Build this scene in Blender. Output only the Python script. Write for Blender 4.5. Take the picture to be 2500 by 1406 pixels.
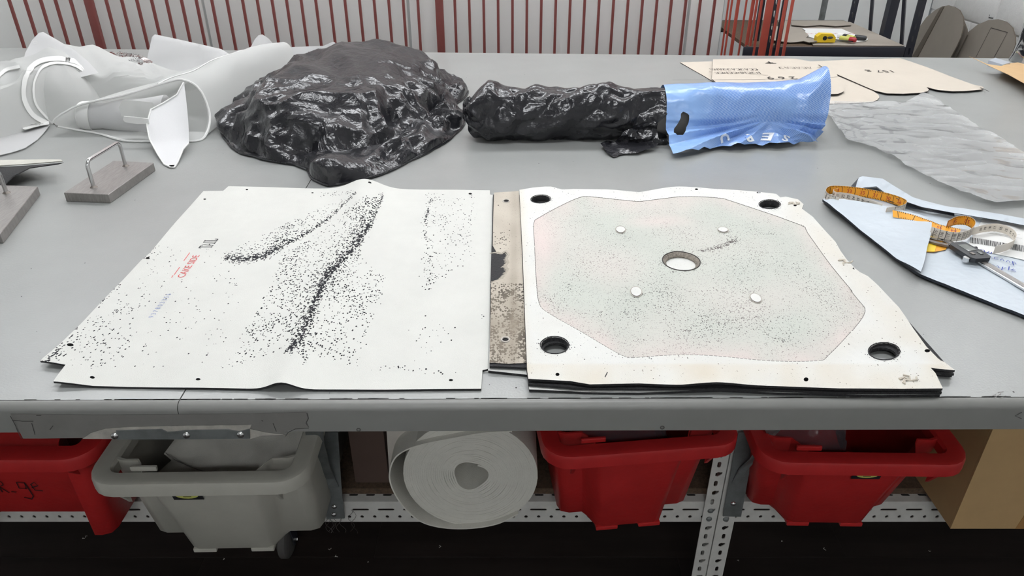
import bpy, bmesh, math, random
import numpy as np
from mathutils import Vector, Matrix, noise
from mathutils.geometry import tessellate_polygon, delaunay_2d_cdt
from mathutils.kdtree import KDTree
random.seed(7)
for o in list(bpy.data.objects): bpy.data.objects.remove(o)
SC = bpy.context.scene
COL = SC.collection

# ---------------- camera, world, exposure ----------------
FPX, PITCH, CAMZ = 1760.0, math.radians(29.7), 1.5
cd = bpy.data.cameras.new('camera'); cam = bpy.data.objects.new('camera', cd); COL.objects.link(cam)
cam.location = (0, 0, CAMZ); cam.rotation_euler = (math.pi/2-PITCH, 0, 0)
cd.sensor_fit = 'HORIZONTAL'; cd.sensor_width = 36.0; cd.lens = 36.0*FPX/2500.0; cd.clip_start = 0.02
SC.camera = cam
w = bpy.data.worlds.new('world'); SC.world = w; w.use_nodes = True
w.node_tree.nodes['Background'].inputs[0].default_value = (0.9, 0.95, 1, 1)
w.node_tree.nodes['Background'].inputs[1].default_value = 0.1
SC.view_settings.view_transform = 'Standard'; SC.view_settings.look = 'None'
SC.view_settings.gamma = 1.0; SC.view_settings.use_curve_mapping = False
SC.view_settings.exposure = 0.25
LAMP = 15.0            # strength of the ceiling lamp diffusers

# ---------------- pixel <-> place ----------------
SP, CP = math.sin(PITCH), math.cos(PITCH)
def ray(u, v):
    a = (u-1250)/FPX; b = (703-v)/FPX
    return Vector((a, CP+b*SP, -SP+b*CP))
def TP(u, v, z=0.9):
    d = ray(u, v); t = (z-CAMZ)/d.z
    return Vector((d.x*t, d.y*t, z))
def YP(u, v, y):
    d = ray(u, v); t = y/d.y
    return Vector((d.x*t, y, CAMZ+d.z*t))
def XP(u, v, x):
    d = ray(u, v); t = x/d.x
    return Vector((x, d.y*t, CAMZ+d.z*t))
def PJ(p):
    y, z = p[1], p[2]-CAMZ
    zo = y*CP - z*SP; up = y*SP + z*CP
    return 1250+FPX*p[0]/zo, 703-FPX*up/zo

# ---------------- materials ----------------
def L(c):
    f = lambda x: x/12.92 if x <= 0.04045 else ((x+0.055)/1.055)**2.4
    return (f(c[0]/255), f(c[1]/255), f(c[2]/255), 1.0)
M = {}
def mat(name, rgb, rough=0.5, metal=0.0, var=0.0, vscale=20.0, bump=0.0, bscale=100.0, spec=0.5, stretch=None,
        btype=None, coat=0.0, var2=None, trans=0.0, alpha=1.0):
    m = bpy.data.materials.new(name); m.use_nodes = True; M[name] = m
    n = m.node_tree.nodes; l = m.node_tree.links
    b = n['Principled BSDF']
    b.inputs['Base Color'].default_value = L(rgb); b.inputs['Roughness'].default_value = rough
    b.inputs['Metallic'].default_value = metal; b.inputs['Specular IOR Level'].default_value = spec
    b.inputs['Coat Weight'].default_value = coat; b.inputs['Alpha'].default_value = alpha
    b.inputs['Transmission Weight'].default_value = trans
    tc = n.new('ShaderNodeTexCoord'); co = tc.outputs['Object']
    if stretch:
        mp = n.new('ShaderNodeMapping'); mp.inputs['Scale'].default_value = stretch
        l.new(co, mp.inputs[0]); co = mp.outputs[0]
    if var > 0:
        t = n.new('ShaderNodeTexNoise'); t.inputs['Scale'].default_value = vscale
        t.inputs['Detail'].default_value = 6; t.inputs['Roughness'].default_value = 0.65
        l.new(co, t.inputs['Vector'])
        r = n.new('ShaderNodeValToRGB'); c = L(rgb)
        lo = L(var2) if var2 else tuple(x*(1-var) for x in c[:3])+(1,)
        r.color_ramp.elements[0].position = 0.3; r.color_ramp.elements[1].position = 0.65
        r.color_ramp.elements[0].color = lo; r.color_ramp.elements[1].color = tuple(min(1, x*(1+var*0.4)) for x in c[:3])+(1,)
        l.new(t.outputs['Fac'], r.inputs[0]); l.new(r.outputs[0], b.inputs['Base Color'])
    if bump > 0:
        t = n.new('ShaderNodeTexNoise'); t.inputs['Scale'].default_value = bscale; t.inputs['Detail'].default_value = 4
        if btype and btype != 'CRUMPLE': t.noise_type = btype
        l.new(co, t.inputs['Vector'])
        bp = n.new('ShaderNodeBump'); bp.inputs['Strength'].default_value = bump; bp.inputs['Distance'].default_value = 0.01
        hgt = t.outputs['Fac']
        if btype == 'CRUMPLE':
            hgt = None; bp.inputs['Distance'].default_value = 0.02
            t.inputs['Scale'].default_value = bscale*0.4
            wv = n.new('ShaderNodeVectorMath'); wv.operation = 'MULTIPLY_ADD'; wv.inputs[1].default_value = (0.05, 0.05, 0.05); l.new(t.outputs['Color'], wv.inputs[0]); l.new(co, wv.inputs[2])
            for sc, wt in ((bscale, 0.5), (bscale*2.3, 0.28), (bscale*5, 0.12)):
                vo = n.new('ShaderNodeTexVoronoi'); vo.inputs['Scale'].default_value = sc; l.new(wv.outputs[0], vo.inputs['Vector'])
                mm = n.new('ShaderNodeMath'); mm.operation = 'MULTIPLY_ADD'; mm.inputs[1].default_value = wt; l.new(vo.outputs['Distance'], mm.inputs[0])
                if hgt is not None: l.new(hgt, mm.inputs[2])
                else: mm.inputs[2].default_value = 0
                hgt = mm.outputs[0]
            rd = n.new('ShaderNodeTexNoise'); rd.noise_type = 'RIDGED_MULTIFRACTAL'; rd.inputs['Scale'].default_value = bscale*1.6; rd.inputs['Detail'].default_value = 2; l.new(wv.outputs[0], rd.inputs['Vector'])
            mm = n.new('ShaderNodeMath'); mm.operation = 'MULTIPLY_ADD'; mm.inputs[1].default_value = 0.10; l.new(rd.outputs['Fac'], mm.inputs[0]); l.new(hgt, mm.inputs[2]); hgt = mm.outputs[0]
        l.new(hgt, bp.inputs['Height']); l.new(bp.outputs[0], b.inputs['Normal'])
    return m
def film(name, rgb, gloss_rough=0.12, haze=0.10, bscale=40, bump=0.5, st=(1, 1, 1)):
    """thin clear plastic: see-through, a little haze, Fresnel reflections off its creases"""
    m = bpy.data.materials.new(name); m.use_nodes = True; M[name] = m
    n = m.node_tree.nodes; l = m.node_tree.links; n.remove(n['Principled BSDF'])
    tc = n.new('ShaderNodeTexCoord')
    t = n.new('ShaderNodeTexNoise'); t.inputs['Scale'].default_value = bscale*0.5; l.new(tc.outputs['Object'], t.inputs['Vector'])
    wv = n.new('ShaderNodeVectorMath'); wv.operation = 'MULTIPLY_ADD'; wv.inputs[1].default_value = (0.06, 0.06, 0.06); l.new(t.outputs['Color'], wv.inputs[0]); l.new(tc.outputs['Object'], wv.inputs[2])
    vo = n.new('ShaderNodeTexVoronoi'); mp = n.new('ShaderNodeMapping'); mp.inputs['Scale'].default_value = st; l.new(wv.outputs[0], mp.inputs[0])
    vo.inputs['Scale'].default_value = bscale; l.new(mp.outputs[0], vo.inputs['Vector'])
    bp = n.new('ShaderNodeBump'); bp.inputs['Strength'].default_value = bump; bp.inputs['Distance'].default_value = 0.03; l.new(vo.outputs['Distance'], bp.inputs['Height'])
    tr = n.new('ShaderNodeBsdfTransparent'); tr.inputs[0].default_value = (0.97, 0.97, 0.97, 1)
    df = n.new('ShaderNodeBsdfDiffuse'); df.inputs[0].default_value = L(rgb)
    gl = n.new('ShaderNodeBsdfGlossy'); gl.inputs['Roughness'].default_value = gloss_rough; l.new(bp.outputs[0], gl.inputs['Normal'])
    fr = n.new('ShaderNodeFresnel'); fr.inputs['IOR'].default_value = 1.45; l.new(bp.outputs[0], fr.inputs['Normal'])
    a = n.new('ShaderNodeMixShader'); a.inputs[0].default_value = haze; l.new(tr.outputs[0], a.inputs[1]); l.new(df.outputs[0], a.inputs[2])
    c = n.new('ShaderNodeMixShader'); l.new(fr.outputs[0], c.inputs[0]); l.new(a.outputs[0], c.inputs[1]); l.new(gl.outputs[0], c.inputs[2])
    l.new(c.outputs[0], n['Material Output'].inputs[0])
    return m
def sheer(name, rgb, see=0.2, transl=0.35):
    m = bpy.data.materials.new(name); m.use_nodes = True; M[name] = m
    n = m.node_tree.nodes; l = m.node_tree.links; n.remove(n['Principled BSDF'])
    d = n.new('ShaderNodeBsdfDiffuse'); d.inputs[0].default_value = L(rgb)
    tl = n.new('ShaderNodeBsdfTranslucent'); tl.inputs[0].default_value = L(rgb)
    tr = n.new('ShaderNodeBsdfTransparent')
    a = n.new('ShaderNodeMixShader'); a.inputs[0].default_value = transl
    c = n.new('ShaderNodeMixShader'); c.inputs[0].default_value = see
    l.new(d.outputs[0], a.inputs[1]); l.new(tl.outputs[0], a.inputs[2])
    l.new(a.outputs[0], c.inputs[1]); l.new(tr.outputs[0], c.inputs[2]); l.new(c.outputs[0], n['Material Output'].inputs[0])
    return m
def speckle(name, rgb, ink, scale=330.0, size=0.36, tint=None, fine=0.0, finescale=500.0, weave=0.0):
    """cloth whose printed / rubbed specks follow the point attribute 'dens' (0..1)"""
    m = mat(name, rgb, rough=0.85, spec=0.2, var=0.05, vscale=9.0, bump=0.25, bscale=700.0)
    n = m.node_tree.nodes; l = m.node_tree.links; b = n['Principled BSDF']
    base = b.inputs['Base Color'].links[0].from_socket
    tc = n.new('ShaderNodeTexCoord')
    at = n.new('ShaderNodeAttribute'); at.attribute_name = 'dens'
    def voro(sc, seed):
        mp = n.new('ShaderNodeMapping'); mp.inputs['Location'].default_value = (seed, seed*2, 0); mp.inputs['Scale'].default_value = (1, 0.8, 0.02)
        l.new(tc.outputs['Object'], mp.inputs[0])
        v = n.new('ShaderNodeTexVoronoi'); v.inputs['Scale'].default_value = sc; l.new(mp.outputs[0], v.inputs['Vector'])
        return v
    def dots(v, dens, sz):
        sep = n.new('ShaderNodeSeparateColor'); l.new(v.outputs['Color'], sep.inputs[0])
        lt = n.new('ShaderNodeMath'); lt.operation = 'LESS_THAN'; l.new(sep.outputs[0], lt.inputs[0]); l.new(dens, lt.inputs[1])
        pw_ = n.new('ShaderNodeMath'); pw_.operation = 'POWER'; l.new(dens, pw_.inputs[0]); pw_.inputs[1].default_value = 2.0
        rad = n.new('ShaderNodeMath'); rad.operation = 'MULTIPLY_ADD'; l.new(pw_.outputs[0], rad.inputs[0]); rad.inputs[1].default_value = 0.60; rad.inputs[2].default_value = sz*0.55
        j = n.new('ShaderNodeMath'); j.operation = 'MULTIPLY_ADD'; l.new(sep.outputs[1], j.inputs[0]); j.inputs[1].default_value = sz*0.8; l.new(rad.outputs[0], j.inputs[2])
        lt2 = n.new('ShaderNodeMath'); lt2.operation = 'LESS_THAN'; l.new(v.outputs['Distance'], lt2.inputs[0]); l.new(j.outputs[0], lt2.inputs[1])
        mu = n.new('ShaderNodeMath'); mu.operation = 'MULTIPLY'; l.new(lt.outputs[0], mu.inputs[0]); l.new(lt2.outputs[0], mu.inputs[1])
        return mu.outputs[0]
    fac = dots(voro(scale, 0.0), at.outputs['Fac'], size)
    if fine > 0:
        va = n.new('ShaderNodeValue'); va.outputs[0].default_value = fine
        f2 = dots(voro(finescale, 3.3), va.outputs[0], size*0.8)
        mu = n.new('ShaderNodeMath'); mu.operation = 'MULTIPLY'; mu.inputs[1].default_value = 0.45; l.new(f2, mu.inputs[0])
        mxm = n.new('ShaderNodeMath'); mxm.operation = 'MAXIMUM'; l.new(fac, mxm.inputs[0]); l.new(mu.outputs[0], mxm.inputs[1]); fac = mxm.outputs[0]
    mx = n.new('ShaderNodeMix'); mx.data_type = 'RGBA'
    l.new(fac, mx.inputs[0]); l.new(base, mx.inputs[6]); mx.inputs[7].default_value = L(ink)
    out = mx.outputs[2]
    if tint:
        at2 = n.new('ShaderNodeAttribute'); at2.attribute_name = 'tint'
        mx2 = n.new('ShaderNodeMix'); mx2.data_type = 'RGBA'; l.new(at2.outputs['Fac'], mx2.inputs[0]); l.new(out, mx2.inputs[6]); mx2.inputs[7].default_value = L(tint)
        out = mx2.outputs[2]
    l.new(out, b.inputs['Base Color'])
    return m

# ---------------- object helpers ----------------
OFF = {}
def off(o): return OFF.get(o.name, Vector((0, 0, 0)))
def tag(o, label=None, cat=None, group=None, kind=None):
    if label: o['label'] = label
    if cat: o['category'] = cat
    if group: o['group'] = group
    if kind: o['kind'] = kind
    return o
def thing(name, label, cat, loc, group=None, local=False, rz=0.0):
    o = bpy.data.objects.new(name, None); COL.objects.link(o); o.empty_display_size = 0.05
    o.location = loc; o.rotation_euler = (0, 0, rz)
    OFF[o.name] = Vector((0, 0, 0)) if local else Vector(loc)
    return tag(o, label, cat, group)
def MO(name, V, F, mats, parent=None, smooth=False, fm=None, attr=None, recalc=True, angle=40, origin=None):
    V = [Vector(p) for p in V]
    if parent is not None: of = off(parent)
    elif origin is not None: of = Vector(origin)
    else:
        xs = [p.x for p in V]; ys = [p.y for p in V]; zs = [p.z for p in V]
        of = Vector(((min(xs)+max(xs))/2, (min(ys)+max(ys))/2, min(zs)))
    me = bpy.data.meshes.new(name)
    me.from_pydata([tuple(p-of) for p in V], [], [tuple(f) for f in F])
    if not isinstance(mats, (list, tuple)): mats = [mats]
    for m in mats: me.materials.append(M[m] if isinstance(m, str) else m)
    if fm is not None: me.polygons.foreach_set('material_index', fm)
    if recalc:
        bm = bmesh.new(); bm.from_mesh(me); bmesh.ops.recalc_face_normals(bm, faces=bm.faces); bm.to_mesh(me); bm.free()
    if smooth:
        me.polygons.foreach_set('use_smooth', [True]*len(me.polygons)); me.set_sharp_from_angle(angle=math.radians(angle))
    if attr:
        for k, vals in attr.items():
            a = me.attributes.new(k, 'FLOAT', 'POINT'); a.data.foreach_set('value', vals)
    me.update()
    o = bpy.data.objects.new(name, me); COL.objects.link(o)
    if parent is not None: o.parent = parent; OFF[o.name] = of
    else: o.location = of; OFF[o.name] = of
    return o
def part(o, me_src, parent):
    c = bpy.data.objects.new(o, me_src.data); COL.objects.link(c); c.parent = parent; OFF[c.name] = off(parent); return c
def boxVF(x0, x1, y0, y1, z0, z1, bev=0.0):
    bm = bmesh.new(); bmesh.ops.create_cube(bm, size=1.0)
    for v in bm.verts:
        v.co = Vector((x0+(x1-x0)*(v.co.x+.5), y0+(y1-y0)*(v.co.y+.5), z0+(z1-z0)*(v.co.z+.5)))
    if bev > 0: bmesh.ops.bevel(bm, geom=list(bm.edges), offset=bev, segments=2, affect='EDGES', profile=0.6)
    V = [v.co.copy() for v in bm.verts]; bm.verts.index_update(); F = [[v.index for v in f.verts] for f in bm.faces]; bm.free()
    return V, F
def box(name, x0, x1, y0, y1, z0, z1, m, parent=None, bev=0.0, xf=None, smooth=None):
    V, F = boxVF(x0, x1, y0, y1, z0, z1, bev)
    if xf: V = [xf(p) for p in V]
    return MO(name, V, F, m, parent, smooth=(bev > 0 if smooth is None else smooth))
def join(parts):
    V, F = [], []
    for v, f in parts:
        n0 = len(V); V += [Vector(p) for p in v]; F += [[i+n0 for i in g] for g in f]
    return V, F
def tubeVF(path, r, seg=10, closed=False, cap=True):
    path = [Vector(p) for p in path]; n = len(path); V, F = [], []
    prev = None
    for i, p in enumerate(path):
        a = path[(i-1) % n] if (closed or i > 0) else p; b = path[(i+1) % n] if (closed or i < n-1) else p
        t = (b-a).normalized()
        if prev is None:
            up = Vector((0, 0, 1)) if abs(t.z) < 0.9 else Vector((1, 0, 0)); s = t.cross(up).normalized()
        else: s = (prev-t*prev.dot(t)).normalized()
        prev = s; q = t.cross(s); rr = r[i] if isinstance(r, (list, tuple)) else r
        for k in range(seg):
            an = 2*math.pi*k/seg; V.append(p+s*(math.cos(an)*rr)+q*(math.sin(an)*rr))
    for i in range(n if closed else n-1):
        for k in range(seg):
            j = (i+1) % n; F.append([i*seg+k, i*seg+(k+1) % seg, j*seg+(k+1) % seg, j*seg+k])
    if cap and not closed: F.append(list(range(seg))[::-1]); F.append([(n-1)*seg+k for k in range(seg)])
    return V, F
def tube(name, path, r, m, parent=None, seg=10, closed=False):
    V, F = tubeVF(path, r, seg, closed); return MO(name, V, F, m, parent, smooth=True)
def smoothpath(pts, n=8, closed=False):
    pts = [Vector(p) for p in pts]; out = []; N = len(pts)
    rng = range(N) if closed else range(N-1)
    for i in rng:
        p0 = pts[(i-1) % N] if (closed or i > 0) else pts[i]; p1 = pts[i]; p2 = pts[(i+1) % N]
        p3 = pts[(i+2) % N] if (closed or i < N-2) else p2
        for k in range(n):
            t = k/n
            out.append(0.5*((2*p1)+(p2-p0)*t+(2*p0-5*p1+4*p2-p3)*t*t+(3*p1-p0-3*p2+p3)*t**3))
    if not closed: out.append(pts[-1])
    return out
def prismVF(poly, z0, z1, holes=(), xf=None):
    loops = [list(poly)]+[list(h) for h in holes]
    flat = [p for lp in loops for p in lp]
    tr = tessellate_polygon([[Vector((p[0], p[1], 0)) for p in lp] for lp in loops])
    n = len(flat); V = [Vector((p[0], p[1], z1)) for p in flat]+[Vector((p[0], p[1], z0)) for p in flat]
    F = [list(t) for t in tr]+[[i+n for i in t[::-1]] for t in tr]; k = 0
    for lp in loops:
        m_ = len(lp)
        for i in range(m_): a, b = k+i, k+(i+1) % m_; F.append([a, b, b+n, a+n])
        k += m_
    if xf: V = [xf(p) for p in V]
    return V, F
def prism(name, poly, z0, z1, m, parent=None, holes=(), xf=None, fm2=None):
    V, F = prismVF(poly, z0, z1, holes, xf)
    fm = None
    if fm2: nt = sum(1 for f in F if len(f) == 3)//2; fm = [0]*nt+[1]*(len(F)-nt)
    return MO(name, V, F, m, parent, fm=fm)
def circ(cx, cy, rx, ry=None, n=20, rot=0.0):
    ry = rx if ry is None else ry; out = []
    for k in range(n):
        a = 2*math.pi*k/n; x, y = rx*math.cos(a), ry*math.sin(a)
        out.append((cx+x*math.cos(rot)-y*math.sin(rot), cy+x*math.sin(rot)+y*math.cos(rot)))
    return out
def densify(poly, step, closed=True):
    out = []; N = len(poly)
    for i in range(N if closed else N-1):
        a, b = Vector(poly[i][:2]), Vector(poly[(i+1) % N][:2]); k = max(1, int(round((b-a).length/step)))
        for j in range(k): out.append(tuple(a+(b-a)*(j/k)))
    if not closed: out.append(tuple(poly[-1][:2]))
    return out
def inpoly(px, py, poly):
    px = np.asarray(px); py = np.asarray(py); r = np.zeros(px.shape, bool); n = len(poly)
    for i in range(n):
        x1, y1 = poly[i]; x2, y2 = poly[(i+1) % n]
        if y1 == y2: continue
        c = ((y1 > py) != (y2 > py)) & (px < (x2-x1)*(py-y1)/(y2-y1)+x1); r ^= c
    return r
def cdt(poly, holes, step):
    lp = [densify(poly, step)]+[densify(h, step*0.7) for h in holes]
    pts = []; E = []
    for l_ in lp:
        k = len(pts); pts += l_; E += [(k+i, k+(i+1) % len(l_)) for i in range(len(l_))]
    kd = KDTree(len(pts))
    for i, p in enumerate(pts): kd.insert((p[0], p[1], 0), i)
    kd.balance()
    xs = [p[0] for p in lp[0]]; ys = [p[1] for p in lp[0]]
    gx, gy = np.meshgrid(np.arange(min(xs)+step/2, max(xs), step), np.arange(min(ys)+step/2, max(ys), step)); gx = gx.ravel(); gy = gy.ravel()
    ok = inpoly(gx, gy, lp[0])
    for h in lp[1:]: ok &= ~inpoly(gx, gy, h)
    for x, y in zip(gx[ok], gy[ok]):
        if kd.find((x, y, 0))[2] > step*0.5: pts.append((float(x), float(y)))
    r = delaunay_2d_cdt([Vector(p) for p in pts], E, [], 0, 1e-7)
    V2 = [tuple(p) for p in r[0]]; T = [list(f) for f in r[2]]
    cx = np.array([sum(V2[i][0] for i in f)/3 for f in T]); cy = np.array([sum(V2[i][1] for i in f)/3 for f in T])
    ok = inpoly(cx, cy, lp[0])
    for h in lp[1:]: ok &= ~inpoly(cx, cy, h)
    return V2, [f for f, k in zip(T, ok) if k]
def sheetVF(poly, holes, step, mapf, thick):
    """surface over a 2D domain, given thickness; material 0 on top, 1 on edge and back.  thick: Vector subtracted for the back"""
    V2, T = cdt(poly, holes, step); n = len(V2)
    top = [Vector(mapf(*p)) for p in V2]
    if isinstance(thick, (int, float)): thick = Vector((0, 0, thick))
    V = top+[p-thick for p in top]
    F = list(T)+[[i+n for i in t[::-1]] for t in T]
    cnt = {}
    for t in T:
        for i in range(3):
            e = (t[i], t[(i+1) % 3]); cnt[e] = 1
    for (a, b) in list(cnt):
        if (b, a) not in cnt: F.append([a, a+n, b+n, b])
    fm = [0]*len(T)+[1]*(len(F)-len(T))
    return V, F, fm, V2
def sheet(name, poly, step, mapf, thick, m, parent=None, holes=(), attrf=None, smooth=True, angle=50, single=False):
    V, F, fm, V2 = sheetVF(poly, holes, step, mapf, thick)
    if single: # thin film: one surface only
        k = fm.count(0); F = F[:k]; V = V[:len(V2)]; fm = fm[:k]; attrf = None
    mats = m if isinstance(m, (list, tuple)) else [m, m]
    attr = None
    if attrf: attr = {k: [float(f(*p)) for p in V2]*2 for k, f in attrf.items()}
    return MO(name, V, F, mats, parent, smooth=smooth, fm=fm, attr=attr, angle=angle, recalc=not single)
def gridVF(fn, nu, nv, wrapu=False, wrapv=False):
    V = [Vector(fn(i/(nu if wrapu else nu-1), j/(nv if wrapv else nv-1))) for i in range(nu) for j in range(nv)]; F = []
    for i in range(nu if wrapu else nu-1):
        for j in range(nv if wrapv else nv-1):
            a, b = i, (i+1) % nu; c, d = j, (j+1) % nv
            F.append([a*nv+c, b*nv+c, b*nv+d, a*nv+d])
    return V, F
def solid(V, F, t):
    """thicken an open surface along its vertex normals"""
    V = [Vector(p) for p in V]; N = [Vector((0, 0, 0)) for _ in V]
    for f in F:
        nn = (V[f[1]]-V[f[0]]).cross(V[f[2]]-V[f[0]])
        for i in f: N[i] += nn
    n = len(V); W = V+[p-(q.normalized()*t if q.length > 0 else q) for p, q in zip(V, N)]
    G = [list(f) for f in F]+[[i+n for i in f[::-1]] for f in F]; E = {}
    for f in F:
        for i in range(len(f)): E[(f[i], f[(i+1) % len(f)])] = 1
    for (a, b) in E:
        if (b, a) not in E: G.append([b, a, a+n, b+n])
    return W, G
_tc = {}
def textVF(s, size=1.0, bold=0.0):
    key = (s, size, bold)
    if key not in _tc:
        cu = bpy.data.curves.new('lettering', 'FONT'); cu.body = s; cu.size = size; cu.align_x = 'CENTER'; cu.align_y = 'CENTER'; cu.resolution_u = 3; cu.offset = bold*size
        o = bpy.data.objects.new('lettering', cu); COL.objects.link(o)
        dg = bpy.context.evaluated_depsgraph_get(); me = bpy.data.meshes.new_from_object(o.evaluated_get(dg))
        _tc[key] = ([tuple(v.co[:2]) for v in me.vertices], [list(p.vertices) for p in me.polygons])
        bpy.data.objects.remove(o); bpy.data.meshes.remove(me); bpy.data.curves.remove(cu)
    return _tc[key]
def text(name, s, size, mapf, m, parent):
    V, F = textVF(s, size)
    return MO(name, [mapf(x, y) for x, y in V], F, m, parent, recalc=False)
def strokeVF(lines, w, mapf):
    V, F = [], []
    for ln in lines:
        ln = [Vector(p) for p in ln]; k = len(V)
        for i, p in enumerate(ln):
            t = (ln[min(i+1, len(ln)-1)]-ln[max(i-1, 0)]).normalized(); q = Vector((-t.y, t.x))*w/2
            V.append(mapf(*(p+q))); V.append(mapf(*(p-q)))
        for i in range(len(ln)-1): F.append([k+2*i, k+2*i+1, k+2*i+3, k+2*i+2])
    return V, F
def strokes(name, lines, w, mapf, m, parent):
    V, F = strokeVF(lines, w, mapf); return MO(name, V, F, m, parent, recalc=False)
def scribble(w, h, n, seed):
    r = random.Random(seed); out = []; x = -w/2; cw = w/n
    for i in range(n):
        k = r.choice((0, 1, 2, 3)); a = x+cw*.15; b = x+cw*.8
        if k == 0: out.append([(a, -h/2), (a, h/2), (b, -h/2+h*r.random()*.4), (b, h/3)])
        elif k == 1: out.append([(b, h*.4), (a, h*.3), (a, -h*.4), (b, -h*.4)])
        elif k == 2: out.append([(a, -h/2), ((a+b)/2, h/2), (b, -h/2)])
        else: out.append([(a, h*.2), (b, h*.35), (b, -h*.2), (a, -h*.4), (b, -h*.45)])
        x += cw
    return out
def nz(p, s): return noise.noise(Vector(p)*s)
def ridg(p, s, o=0.0): return 1-2*abs(noise.noise(Vector((p[0]*s+o, p[1]*s-o, p[2]*s+2*o))))
def lerp(a, b, t): return a+(b-a)*t
def lrc(a, b, t): return a+(b-a)*max(0.0, min(1.0, t))
def interp(xs, ys, x): return float(np.interp(x, xs, ys))

# ---------------- materials used ----------------
mat('table_grey', (153,155,153), 0.30, var=0.07, vscale=6, bump=0.05, bscale=300, spec=0.6)
mat('edge_grey', (138,138,135), 0.38, var=0.05, vscale=14, spec=0.4)
mat('tape_grey', (128,126,123), 0.45, var=0.08, vscale=30)
mat('grime', (62,60,58), 0.8)
mat('torn_grey', (176,172,164), 0.5, var=0.25, vscale=60)
mat('galvanised', (128,132,132), 0.45, metal=0.45, var=0.35, vscale=18, spec=0.5)
mat('raw_steel', (152,148,145), 0.40, metal=0.6, var=0.22, vscale=40, stretch=(8,1,1))
mat('steel_side', (130,124,118), 0.5, metal=0.6, var=0.2, vscale=40)
mat('bright_steel', (205,205,205), 0.2, metal=1.0)
mat('rail_white', (205,204,199), 0.5, var=0.1, vscale=30)
mat('chipboard', (92,74,58), 0.9, var=0.5, vscale=160)
mat('dark_board', (92,74,66), 0.8, var=0.1, vscale=8)
mat('floor_wood', (44,37,34), 0.42, var=0.5, vscale=14, stretch=(0.12,1,1), bump=0.05, bscale=40)
mat('wall_white', (236,238,237), 0.75, var=0.02, vscale=3)
mat('panel_white', (248,249,246), 0.5, var=0.02, vscale=3)
mat('seam_grey', (196,198,197), 0.5)
mat('block_paint', (240,240,238), 0.7, var=0.04, vscale=30, bump=0.3, bscale=160)
mat('mortar', (250,250,249), 0.9)
mat('ceiling_white', (238,238,236), 0.8)
mat('red_paint', (132,72,68), 0.45, var=0.08, vscale=20)
mat('gate_red', (180,80,66), 0.45, var=0.1, vscale=20)
mat('black_steel', (38,40,50), 0.42, var=0.1, vscale=20)
mat('grey_card', (156,148,138), 0.85, var=0.05, vscale=12)
mat('grey_card_edge', (104,96,86), 0.9)
mat('card_beige', (200,191,178), 0.75, var=0.04, vscale=7)
mat('card_edge', (52,46,42), 0.85)
mat('pencil', (70,66,64), 0.8)
mat('ink_black', (26,26,30), 0.6)
mat('ink_blue', (52,72,160), 0.7)
mat('ink_red', (214,92,92), 0.8)
mat('stamp_blue', (146,158,192), 0.8)
mat('rubber_black', (40,40,42), 0.75, var=0.3, vscale=200, bump=0.4, bscale=300)
mat('kraft', (206,172,128), 0.7, var=0.05, vscale=20)
mat('box_card', (188,156,110), 0.8, var=0.06, vscale=14)
mat('box_tape', (168,128,78), 0.35)
mat('bin_red', (184,40,40), 0.40, var=0.14, vscale=14, bump=0.05, bscale=120)
mat('bin_white', (184,182,172), 0.42, var=0.1, vscale=10)
mat('felt', (214,212,203), 0.95, var=0.05, vscale=40, bump=0.2, bscale=500, spec=0.1)
mat('felt_in', (198,192,184), 0.95, var=0.06, vscale=60, spec=0.1)
mat('black_plastic', (34,34,38), 0.20, bump=0.14, bscale=42, btype='CRUMPLE', spec=0.55)
mat('tube_grey', (140,136,132), 0.8, var=0.08, vscale=30)
mat('paper', (226,226,224), 0.7, var=0.02, vscale=10)
mat('mailer', (196,205,213), 0.34, var=0.05, vscale=10, bump=0.10, bscale=22, btype='CRUMPLE', spec=0.4)
mat('mailer_inside', (34,40,50), 0.45)
mat('tape_orange', (236,166,44), 0.45)
mat('tape_white', (222,214,202), 0.5)
mat('caliper_black', (44,46,50), 0.38)
mat('caliper_screen', (120,124,120), 0.15)
mat('yellow', (240,204,40), 0.5)
mat('lime', (206,206,110), 0.5)
mat('marker_red', (176,40,48), 0.4)
mat('white_cloth', (218,218,219), 0.9, spec=0.15, bump=0.1, bscale=600)
mat('hem_white', (228,228,226), 0.85, spec=0.15)
mat('pink_plastic', (150,22,60), 0.25)
mat('wheel_grey', (78,76,74), 0.7, var=0.15, vscale=40)
mat('housing', (236,236,234), 0.5)
film('clear_film', (244,245,246), 0.08, 0.30, 14, 0.30, (0.7, 1.15, 1))
film('bag_film', (244,245,246), 0.08, 0.40, 22, 0.25)
film('bin_film', (200,190,200), 0.06, 0.13, 14, 0.8)
sheer('mesh_white', (226,227,225), 0.16, 0.40)
sheer('mesh_fine', (226,226,226), 0.06, 0.35)
speckle('press_cloth', (214,214,209), (44,44,48), 330, 0.36)
speckle('press_cloth_used', (222,222,218), (60,58,58), 430, 0.34, tint=(212,202,184), fine=0.06, finescale=620)
speckle('filter_area', (198,201,193), (70,66,66), 520, 0.34, tint=(224,206,202), fine=0.34, finescale=560)
speckle('flap_cloth', (206,198,185), (58,54,52), 300, 0.42, tint=(150,140,126), fine=0.10, finescale=600)
def emit(name, rgb, s):
    m = bpy.data.materials.new(name); m.use_nodes = True; M[name] = m
    b = m.node_tree.nodes['Principled BSDF']; b.inputs['Base Color'].default_value = (0.8, 0.8, 0.8, 1)
    b.inputs['Emission Color'].default_value = L(rgb); b.inputs['Emission Strength'].default_value = s
emit('lamp_light', (250,252,255), LAMP)

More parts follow.
